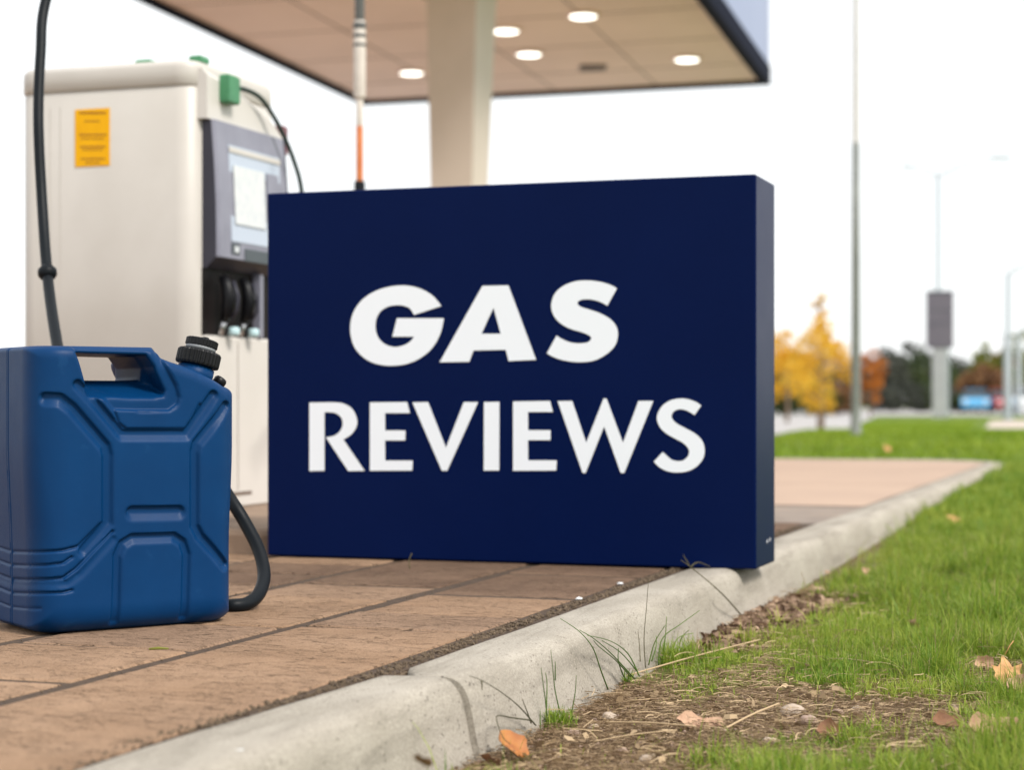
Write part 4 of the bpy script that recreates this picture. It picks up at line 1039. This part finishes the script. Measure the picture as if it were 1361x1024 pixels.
# ================================================================ TREES
def tree(px, Y, h, cw_, leaf, bark, label, trunk=.35, n=2600, ls=None, seed=0, spire=0, name='tree', grp='trees beyond the road', round_=1.0, low=None):
    rg = np.random.default_rng(seed); x_, y_, z_ = pole_at(px, Y)
    t_ = thing(name, label, 'tree' if name != 'bush' else 'bush', (x_, y_, z_), 0, grp)
    tr = h*trunk; r0 = max(h*.02, .03)
    b = MB(); b.tube([(0,0,-.05),(0.01*h,0,tr*.6),(0,.01*h,tr),(.01*h,0,h*.6),(0,0,h*.88)], [r0*1.25,r0,r0*.85,r0*.5,r0*.15], 8)
    tips = []
    for k in range(9):
        a = k*2.4+seed; z0_ = tr*(.9)+(h*.5)*k/9; l_ = cw_*.42*(1-.5*k/9)
        e = (math.cos(a)*l_, math.sin(a)*l_, z0_+l_*.7); b.tube([(0,0,z0_),(e[0]*.5,e[1]*.5,z0_+l_*.45),e], [r0*.4,r0*.28,r0*.1], 5); tips.append(e)
    b.build('trunk', bark, t_)
    # clumps
    nc = 34; C_ = []; R_ = []
    zlo = tr*.75 if low is None else low
    for k in range(nc):
        f = rg.uniform(0, 1); zz_ = zlo+(h-zlo)*f; prof_ = math.sin(PI*min(1, .12+f*.88))**.7 if not spire else (1-f)**.9*math.sin(PI*min(.5,.15+f*1.4))**.6
        a = rg.uniform(0, 2*PI); rad = cw_*.5*prof_*math.sqrt(rg.uniform(.05,1))*.82
        C_.append((math.cos(a)*rad, math.sin(a)*rad, zz_)); R_.append(cw_*rg.uniform(.09,.19)*(.55+.5*prof_))
    for e in tips: C_.append(e); R_.append(cw_*.13)
    C_ = np.array(C_); R_ = np.array(R_); w_ = R_**2; pick = rg.choice(len(C_), n, p=w_/w_.sum())
    dirs = rg.normal(size=(n,3)); dirs /= np.linalg.norm(dirs, axis=1)[:,None]; rr_ = rg.uniform(.25,1,n)**.5
    P_ = C_[pick]+dirs*(R_[pick]*rr_)[:,None]*np.array([1,1,.8])
    ls_ = (ls or cw_*.03)*rg.uniform(.6,1.4,n)
    t1 = rg.normal(size=(n,3)); t1 /= np.linalg.norm(t1,axis=1)[:,None]; t2 = np.cross(t1, rg.normal(size=(n,3))); t2 /= np.linalg.norm(t2,axis=1)[:,None]
    Vv = np.stack([P_-t1*ls_[:,None], P_+t2*ls_[:,None]*.6, P_+t1*ls_[:,None], P_-t2*ls_[:,None]*.6], 1).reshape(-1,3)
    Fc = (np.arange(n)*4)[:,None]+np.array([0,1,2,3])[None]
    tint = np.clip(rg.normal(.45,.2,n)+(rg.uniform(-.35,.35,len(C_)))[pick], 0, 1)
    npmesh('crown', Vv, Fc, leaf, t_, attr={'tint': np.repeat(tint,4)})
    return t_
def H(px, ytop, Y): return CZ+(HY-ytop)/F*Y-pole_at(px, Y)[2]
tree(1092, 41, H(1092,428,41), 1.75, M['yellowleaf'], M['bark'], 'young golden yellow tree behind the dark lamp pole', .28, 2900, .04, 3)
tree(1090, 46, H(1090,382,46), .75, M['yellowleaf'], M['bark'], 'slim yellow tree with a tall thin tip above the golden one', .5, 700, .045, 5, spire=1)
tree(1046, 60, H(1046,440,60), 2.3, M['yellowleaf'], M['bark'], 'yellow tree partly hidden by the right edge of the sign', .4, 2600, .06, 8)
tree(1157, 90, H(1157,462,90), 1.9, M['orangeleaf'], M['bark'], 'small orange tree just right of the dark lamp pole', .3, 2400, .06, 9)
rq = random.Random(5)
dk = [(1176,150,463,6.0,'darkleaf','dark tree next to the orange one'),(1206,155,460,6.5,'darkleaf','broad dark tree midway between orange tree and pylon sign'),(1232,150,470,5.5,'greenleaf','dark green tree just left of the pylon sign'),
      (1268,160,476,5.5,'darkleaf','dark tree showing right of the pylon post'),(1292,165,480,5.0,'greenleaf','low green tree above the blue car'),(1312,140,455,3.6,'oliveleaf','olive green tree with pointed top near the right edge'),
      (1307,120,486,3.6,'brownleaf','russet tree in front of the olive one'),(1336,150,468,4.5,'brownleaf','russet brown tree between the two pale posts'),(1358,140,444,4.5,'oliveleaf','olive tree at the far right edge of the view'),
      (1128,150,492,5.0,'darkleaf','dark tree behind the golden tree'),(1060,150,470,5.5,'brownleaf','pale russet tree beside the sign edge'),(1020,150,480,6,'greenleaf','green tree hidden behind the sign, beyond the road'),(900,155,470,7,'darkleaf','dark tree far behind the middle of the sign'),(760,150,476,7,'greenleaf','green tree far behind the lettering of the sign')]
for i, (px, Y, ty, w_, lf, lb) in enumerate(dk):
    tree(px, Y, H(px, ty, Y), w_, M[lf], M['darkbark'], lb, .2, 2600, .16, 20+i, low=.5)
def bush(px, Y, ty, w_, lf, lb, sd): tree(px, Y, H(px, ty, Y), w_, M[lf], M['darkbark'], lb, .08, 2200, .09, sd, name='bush', grp='bushes along the far road', low=.1)
for i, (px, Y, ty, w_, lf, lb) in enumerate([(1045,95,512,2.6,'greenleaf','green bush beside the sign edge, under the pale tree'),(1082,96,508,2.6,'greenleaf','green bush left of the golden tree trunk'),(1118,97,512,2.6,'brownleaf','russet bush right of the golden tree trunk'),
      (1172,125,514,3.2,'darkleaf','dark bush under the orange tree'),(1204,126,508,3.6,'darkleaf','dark bush halfway to the pylon sign'),(1230,127,512,3.2,'greenleaf','dark green bush at the pylon post'),(1272,128,516,3.0,'darkleaf','dark bush right of the pylon post'),(1284,126,525,2.2,'greenleaf','low bush left of the blue car'),(1345,128,518,3.0,'greenleaf','green bush near the right edge')]):
    bush(px, Y, ty, w_, lf, lb, 60+i)
# a pale house between the trees
x_, y_, z_ = pole_at(1030, 175)
hse = thing('house', 'pale low house with a grey roof behind the trees beside the sign', 'house', (x_, y_, z_), .1)
b = MB(); b.box(-6,6,-4,4,-.1,3.2); b.build('wall', M['wallpale'], hse)
b = MB(); b.loft([[(x,-4.5,3.2),(x,4.5,3.2),(x,0,5.2)] for x in (-6.5,6.5)]); b.build('roof', M['roofgrey'], hse)
for xx in (-4,-1.3,1.3,4):
    b = MB(); b.box(xx-.6,xx+.6,-4.06,-3.98,1.0,2.4); fr = b.build('window', M['windowm'], hse); b = MB(); b.box(xx-.7,xx+.7,-4.1,-4.0,.9,.99); b.build('sill', M['wallpale'], fr)

# ================================================================ SMALL THINGS ON THE GROUND
def leaf_thing(px, py, size, m, label, kind='oval', curl=.35, rot=None, tilt=(.3,.2), seed=0, zoff=.006, name='fallen_leaf', asp=.6):
    rg = random.Random(seed)
    z = -.10
    for _ in range(6):
        x_, y_, _q = G(px, py, z); z = gz1(x_, y_)
    if toPD(x_, y_)[0] < P_FOOT: z = 0.0; x_, y_, _q = G(px, py, 0)
    n = 22; out = []
    if kind == 'maple':
        pts = [(0,-.5),(.10,-.38),(.36,-.46),(.30,-.26),(.52,-.12),(.40,.0),(.50,.26),(.24,.20),(.16,.32),(0,.58),(-.16,.32),(-.26,.20),(-.50,.24),(-.40,.0),(-.54,-.14),(-.30,-.26),(-.34,-.46),(-.10,-.38)]
        out = pts
    else:
        for k in range(n):
            t = k/n*2*PI; r = asp*.5*(1+.14*math.sin(3*t+seed)+.07*math.sin(7*t+seed*2)); out.append((r*math.cos(t), .5*math.sin(t)*(1+.05*math.sin(5*t+seed))))
    rings = []; V_ = []; F_ = []
    lv = 5
    for k in range(lv+1):
        s = k/lv
        for (a, c) in out:
            aa, cc = a*s, c*s; zz_ = curl*(aa*aa*1.6+cc*cc*.5)+.06*math.sin(9*aa+seed)*math.sin(8*cc)*s-.05*(1-min(1,abs(aa)*14))*s
            V_.append((aa*size, cc*size, zz_*size))
    m_ = len(out)
    for k in range(lv):
        for j in range(m_): F_.append((k*m_+j, k*m_+(j+1)%m_, (k+1)*m_+(j+1)%m_, (k+1)*m_+j))
    R_ = Matrix.Rotation(rot if rot is not None else rg.uniform(0,6), 4, 'Z') @ Matrix.Rotation(tilt[0], 4, 'X') @ Matrix.Rotation(tilt[1], 4, 'Y')
    # thin but solid: underside copy
    nn = len(V_); V_ += [(a, c, d_-.0006) for a, c, d_ in V_]; F_ += [tuple(i+nn for i in f)[::-1] for f in list(F_)]
    b = MB(); b.add([tuple(R_ @ Vector(v)) for v in V_], F_, True)
    mz = min(v[2] for v in b.v)
    o = b.build(name, m); o.location = (x_, y_, z-mz*.75+.001+(.014*float(lushness(np.array([x_]), np.array([y_]))[0]) if z < -.01 else 0))
    tagp(o, label, 'leaf', 'fallen leaves on the lawn')
    return o
def stem_of(o, m, pts, r=.0009):
    b = MB(); b.tube([tuple(p) for p in pts], r, 6); b.build('stalk', m, o)
o = leaf_thing(682, 1012, .048, M['orange_leaf'], 'bright orange leaf at the foot of the nearest kerb stone', 'oval', .25, 1.2, (.75,-.25), 1, asp=.85)
o = leaf_thing(1338, 915, .054, M['tan_leaf'], 'golden tan lobed leaf standing up near the right edge', 'maple', .25, .2, (1.15,.1), 2); stem_of(o, M['tan_leaf'], [(0,.01,.028),(.008,.012,.042),(.014,.012,.05)])
leaf_thing(1357, 932, .05, M['dry_leaf'], 'curled pinkish brown leaf beside the golden lobed leaf', 'oval', 1.1, 1.6, (.1,-.8), 3, asp=.7)
leaf_thing(1308, 893, .034, M['dry_leaf'], 'small folded pale brown leaf above the golden lobed leaf', 'oval', 1.2, 1.4, (.2,-.9), 4, asp=.9)
leaf_thing(1322, 984, .085, M['dry_leaf'], 'long dry furrowed leaf lying lower right on the lawn', 'oval', 1.2, 1.75, (.05,-.75), 5, asp=.5)
leaf_thing(1258, 972, .04, M['brown_leaf'], 'small crumpled reddish leaf left of the long dry leaf', 'oval', 1.1, 1.5, (.1,-.7), 6, asp=.7)
leaf_thing(1102, 982, .036, M['brown_leaf'], 'small dark brown leaf below the big pebble', 'oval', 1.0, 1.6, (.1,-.8), 7, asp=.8)
leaf_thing(1360, 986, .03, M['tan_leaf'], 'small tan leaf cut by the right edge of the view', 'oval', 1., .2, (.4,.2), 8, asp=.8)
leaf_thing(1265, 699, .05, M['tan_leaf'], 'blurred tan leaf in the deep green grass', 'oval', .8, .2, (.6,.2), 9, asp=.9)
leaf_thing(1178, 600, .07, M['tan_leaf'], 'tan leaf on the grass strip beyond the apron', 'oval', .8, .2, (.6,.2), 10, asp=.9)
leaf_thing(1150, 772, .03, M['dry_leaf'], 'small pale leaf near the grass edge by the kerb', 'oval', .8, .2, (.6,.2), 11, asp=.9)
leaf_thing(930, 968, .075, M['dry_leaf'], 'torn papery tan leaf on the bare soil', 'oval', .9, 1.9, (.1,-.55), 12, asp=.42)
leaf_thing(1212, 845, .03, M['dry_leaf'], 'tiny reddish leaf caught in the grass blades', 'oval', .9, 1.9, (.6,.3), 13, asp=.8)
leaf_thing(650, 1020, .03, M['brown_leaf'], 'brown leaf scrap beside the bright orange leaf', 'oval', .9, 1.9, (.6,.3), 14, asp=.8)
leaf_thing(560, 1021, .022, M['brown_leaf'], 'small brown scrap on the face of the nearest kerb stone', 'oval', .9, 1.9, (.6,.3), 15, asp=.8)
# yellow-green sliver on the pavers
x_, y_, _ = G(211, 865, 0)
b = MB(); b.tube([(-.014,-.002,.002),(0,0,.003),(.014,.002,.002)], [.0015,.0022,.0012], 6); o = b.build('grass_clipping', M['oliveleaf']); o.location = (x_, y_, 0)
a_ = o.data.attributes.new('tint', 'FLOAT', 'POINT'); a_.data.foreach_set('value', [.9]*len(o.data.vertices)); tagp(o, 'yellow green sliver of grass on the paver by the jerrycan', 'grass clipping')
for (px, py, s_, lb) in ((770,798,.0075,'white chip beside the kerb joint, nearer one'),(824,778,.0075,'white chip beside the kerb joint, nearer the sign'),(318,1003,.006,'small white chip in the joint at lower left')):
    x_, y_, _ = G(px, py, 0); b = MB(); b.lathe([(s_*.5,0),(s_*.9,s_*.15),(s_,s_*.35),(s_*.6,s_*.6),(s_*.1,s_*.65)], 9); o = b.build('stone_chip', M['chip'])
    for v in o.data.vertices: v.co *= random.uniform(.65,1.3); 
    o.location = (x_, y_, 0); o.rotation_euler = (0,0,px); tagp(o, lb, 'stone chip', 'white chips on the pavement')
def stone(px, py, s_, m, lb, flat=.6):
    z = -.10
    for _ in range(6): x_, y_, _q = G(px, py, z); z = gz1(x_, y_)
    b = MB(); n = 16; rings = []
    for k in range(9):
        t = PI*k/8; rings.append([(max(math.sin(t),.05)*math.cos(2*PI*j/n), max(math.sin(t),.05)*math.sin(2*PI*j/n), -math.cos(t)*flat) for j in range(n)])
    V_ = np.array([q for r in rings for q in r]); f = 1+(fbm(V_[:,0]+px, V_[:,1]*1.3+V_[:,2], 1.6, 4, 3)-.5)*.75; V_ = V_*f[:,None]*s_*np.array([1.15,.85,1])
    b.add([tuple(v) for v in V_], [(i*n+j, i*n+(j+1)%n, (i+1)*n+(j+1)%n, (i+1)*n+j) for i in range(8) for j in range(n)], True)
    o = b.build('stone', m); o.location = (x_, y_, z+s_*flat*.35); o.rotation_euler = (0,0,px*.7); tagp(o, lb, 'stone', 'stones on the bare soil')
for a_ in [(1055,950,.017,'pebble','largest pebble, rounded and pale brown, in the middle of the bare soil'),(1075,962,.014,'pebble2','pinkish pebble touching the largest pebble'),(862,1014,.012,'pebble','pale chalky stone at the bottom of the view'),(1023,988,.009,'pebble','small pale stone lower left of the largest pebble'),
      (810,957,.013,'pebble','pale stone right of the weed tuft'),(790,970,.009,'pebble','small pale stone just below the stone by the weed tuft'),(762,978,.010,'pebble2','pinkish flat stone at the foot of the weed tuft'),(1112,950,.009,'pebble2','reddish stone right of the largest pebble'),(1140,945,.008,'pebble','small cream stone at the right end of the pebble group'),
      (756,950,.008,'pebble','little pale stone against the kerb face by the weed tuft'),(945,850,.010,'pebble','pale stone at the left of the bark chips'),(965,838,.012,'pebble2','flat tan stone among the bark chips'),(1130,1015,.006,'pebble','tiny white stone at the bottom of the lawn'),(828,1001,.008,'pebble2','pinkish stone left of the chalky stone'),(1268,942,.007,'pebble2','small reddish stone in the right of the lawn')]:
    stone(a_[0], a_[1], a_[2], M[a_[3]], a_[4])
# weeds
def attr_tint(o, v):
    a = o.data.attributes.new('tint', 'FLOAT', 'POINT'); a.data.foreach_set('value', [v]*len(o.data.vertices))
def base_pt(px, py):
    z = -.10
    for _ in range(8): x_, y_, _q = G(px, py, z); z = gz1(x_, y_)
    return Vector((x_, y_, z))
def strands(root, lst, m, name, r=.0009, tint=.4):
    """lst: polylines of photo points; the strand stands in the plane of its foot and leans"""
    bp = base_pt(*root[:2]); Y = bp.y
    t_ = thing(root[2], root[3], root[4], tuple(bp), 0, root[5] if len(root) > 5 else None)
    for i, pl_ in enumerate(lst):
        pts = []
        for k, (px, py) in enumerate(pl_):
            yy = (pts[-1].y if pts else Y)+.006*k*(1 if i % 2 else -1)*(1 if k else 0)
            for _ in range(400):
                q = Vector(W(px, py, yy)); p_ = toPD(q.x, q.y)[0]
                if p_ > -.819 or q.z > .012: break
                yy -= .004
            pts.append(q)
        sp = spline(pts, 5); rr_ = [max(r*(1-.65*k/len(sp)), .00035) for k in range(len(sp))]
        b = MB(); b.tube(sp, rr_, 6); o = b.build(name, m, t_, world=True); attr_tint(o, tint+random.uniform(-.25,.25))
    return t_
strands((716,968,'weed','dark bent weed stalk leaning over the nearest kerb face','weed'), [[(712,965),(690,940),(665,920),(640,905),(624,899)],[(640,905),(641,918)],[(705,958),(682,955),(663,952),(660,958),(668,980),(678,990)],[(706,962),(700,945),(694,930)]], M['weeddark'], 'stem', .0011)
strands((745,965,'weed','tuft with four thin upright green stems in front of the kerb','weed'), [[(727,952),(724,925),(719,888)],[(745,950),(738,920),(735,892),(732,864)],[(757,960),(764,925),(766,898)],[(726,950),(727,910),(725,895)],[(738,905),(738,880)]], M['weed'], 'stem', .0010, .3)
strands((836,915,'weed','tall arching green weed against the kerb left of the grass tuft','weed'), [[(808,917),(798,890),(788,862),(770,840),(745,823)],[(845,905),(815,872),(790,850),(770,838)],[(850,900),(835,870),(812,853),(780,845)],[(838,900),(818,878),(796,860),(789,852)],[(846,892),(825,868),(800,852)],[(829,900),(822,880),(822,862)]], M['weed'], 'stem', .0012, .25)
strands((862,888,'weed','single tall grass stem standing above the tuft by the kerb','weed'), [[(858,888),(856,850),(859,810),(862,772)],[(851,880),(850,860),(848,840)]], M['weeddark'], 'stem', .0009, .8)
strands((890,880,'weed','spreading grass tuft at the kerb with long right-leaning blades','weed'), [[(862,885),(870,855),(884,832)],[(875,885),(880,850),(905,830),(930,812)],[(880,885),(884,850),(886,820)],[(890,880),(900,850),(922,842)],[(900,875),(905,850),(916,838)],[(866,880),(872,860),(872,845)]], M['weed'], 'stem', .0012, .7)
strands((1000,822,'weed','thin brown dead stalk leaning from the bark chips towards the sign','weed'), [[(985,818),(960,790),(935,768),(915,752),(905,745)],[(918,754),(928,748),(944,754)],[(916,752),(908,738)]], M['weeddark'], 'stem', .0016, .8)
strands((893,757,'weed','faint reddish stalk in front of the lower right of the sign','weed'), [[(893,757),(875,730),(850,703)]], M['weeddark'], 'stem', .0009, .9)
strands((1078,812,'weed','pale dry stalk standing at the kerb right of the sign','weed'), [[(1078,812),(1072,785),(1065,760)]], M['straw'], 'stem', .0011, .8)
strands((1148,800,'weed','pale seed stalk rising from the lawn edge','weed'), [[(1146,815),(1152,800),(1159,795)],[(1136,820),(1142,805),(1145,803)]], M['straw'], 'stem', .0010, .9)
# one small stalk in front of the sign on the pavers
x_, y_, _ = G(545, 757, 0)
b = MB(); b.tube(spline([(0,0,0),(-.002,0,.018),(.004,0,.034)], 4), .0012, 6); o = b.build('weed', M['weeddark']); o.location = (x_, y_, 0); attr_tint(o, .8); tagp(o, 'tiny reddish sprig in the paver joint before the sign', 'weed')
# long straws lying
def straw(a, b_, r, lb, lift=.02):
    p0_, p1_ = base_pt(*a), base_pt(*b_); mid = (p0_+p1_)/2+Vector((0,0,lift)); p1_.z += lift*1.2; p0_.z += .012
    b = MB(); b.tube(spline([p0_, mid, p1_], 8), r, 6); o = b.build('straw', M['straw']); rebase(o, tuple(p0_)); attr_tint(o, .95); tagp(o, lb, 'straw', 'long straws lying on the ground')
straw((815,914), (1010,868), .0014, 'longest pale straw lying from the kerb into the grass', .02)
straw((965,980), (1035,958), .0016, 'short thick pale straw left of the largest pebble')
straw((805,972), (925,990), .0012, 'pale straw lying across the bare soil below the stones')
straw((790,998), (900,995), .0009, 'thin pale straw at the bottom of the bare soil')
straw((1240,885), (1262,905), .0011, 'bent pale straw left of the small folded leaf')
straw((1100,885), (1160,900), .0010, 'thin forked straw in the middle of the lawn')
# dense green base for the tufts
def tuft(px, py, n, rad, hh, lb, tmu=.3):
    c = base_pt(px, py); x = c.x+RNG.normal(0, rad, n); y = c.y+RNG.normal(0, rad*.8, n); p, d = toPD(x, y); k = p > P_FOOT+.004; x, y = x[k], y[k]; n = len(x)
    o = blades(x-c.x, y-c.y, ground_z(x, y)-c.z, hh*RNG.uniform(.4,1.2,n), np.full(n,.0017), np.abs(RNG.normal(.5,.35,n)), np.clip(RNG.normal(tmu,.2,n),0,1), 'grass_tuft', M['grass'], 3)
    o.location = c; tagp(o, lb, 'grass tuft', 'grass tufts at the kerb foot'); return o
tuft(735,968,260,.017,.032,'small round green tuft at the foot of the nearest kerb')
tuft(885,885,700,.035,.055,'larger grass tuft at the kerb below the sign corner', .45)
tuft(828,912,160,.014,.03,'little green tuft under the arching weed')
tuft(1210,925,500,.05,.032,'yellow green tuft amid the bare soil, right of centre', .7)['kind'] = 'stuff'
tuft(1150,850,500,.06,.05,'bright tuft of longer blades at the lawn edge', .5)['kind'] = 'stuff'

# ================================================================ LIGHT, SKY, CAMERA
EL, AZ = math.radians(48), math.radians(132)       # azimuth measured from +Y towards +X
sun = bpy.data.lights.new('sun', 'SUN'); sun.energy = 2.3; sun.angle = math.radians(14); sun.color = (1,.955,.88)
so = bpy.data.objects.new('sun', sun); COL.objects.link(so)
sdir = Vector((math.sin(AZ)*math.cos(EL), math.cos(AZ)*math.cos(EL), math.sin(EL)))
so.rotation_euler = sdir.to_track_quat('Z', 'Y').to_euler(); so.location = sdir*50
w = bpy.data.worlds.new('World'); sc.world = w; w.use_nodes = True; nt = w.node_tree; N = nt.nodes; Lk = nt.links
bg = N['Background']; sky = N.new('ShaderNodeTexSky'); sky.sky_type = 'NISHITA'; sky.sun_disc = False; sky.sun_elevation = EL; sky.sun_rotation = AZ
mx_ = N.new('ShaderNodeMix'); mx_.data_type = 'RGBA'
tc = N.new('ShaderNodeTexCoord'); mp = N.new('ShaderNodeMapping'); mp.inputs['Scale'].default_value = (1,1,3); Lk.new(tc.outputs['Generated'], mp.inputs[0])
nz_ = N.new('ShaderNodeTexNoise'); nz_.inputs['Scale'].default_value = 1.6; nz_.inputs['Detail'].default_value = 5; Lk.new(mp.outputs[0], nz_.inputs['Vector'])
mr_ = N.new('ShaderNodeMapRange'); mr_.inputs[1].default_value = .3; mr_.inputs[2].default_value = .7; mr_.inputs[3].default_value = .80; mr_.inputs[4].default_value = .97
Lk.new(nz_.outputs['Fac'], mr_.inputs[0]); Lk.new(mr_.outputs[0], mx_.inputs[0]); Lk.new(sky.outputs[0], mx_.inputs[6]); mx_.inputs[7].default_value = (8.2,8.35,8.4,1)
Lk.new(mx_.outputs[2], bg.inputs[0]); bg.inputs[1].default_value = .1
cam = bpy.data.cameras.new('camera'); co = bpy.data.objects.new('camera', cam); COL.objects.link(co); sc.camera = co
co.location = (0, 0, CZ); co.rotation_euler = (PI/2, 0, 0); cam.sensor_width = 36; cam.lens = F/1361*36
cam.shift_y = (HY-512)/1361; cam.clip_end = 4000; cam.clip_start = .05
cam.dof.use_dof = True; cam.dof.focus_distance = 2.95; cam.dof.aperture_fstop = 4.1; cam.dof.aperture_blades = 0
sc.view_settings.view_transform = 'Standard'; sc.view_settings.look = 'None'; sc.view_settings.exposure = .66; sc.view_settings.gamma = 1
sc.cycles.use_denoising = True
sc.cycles.max_bounces = 8
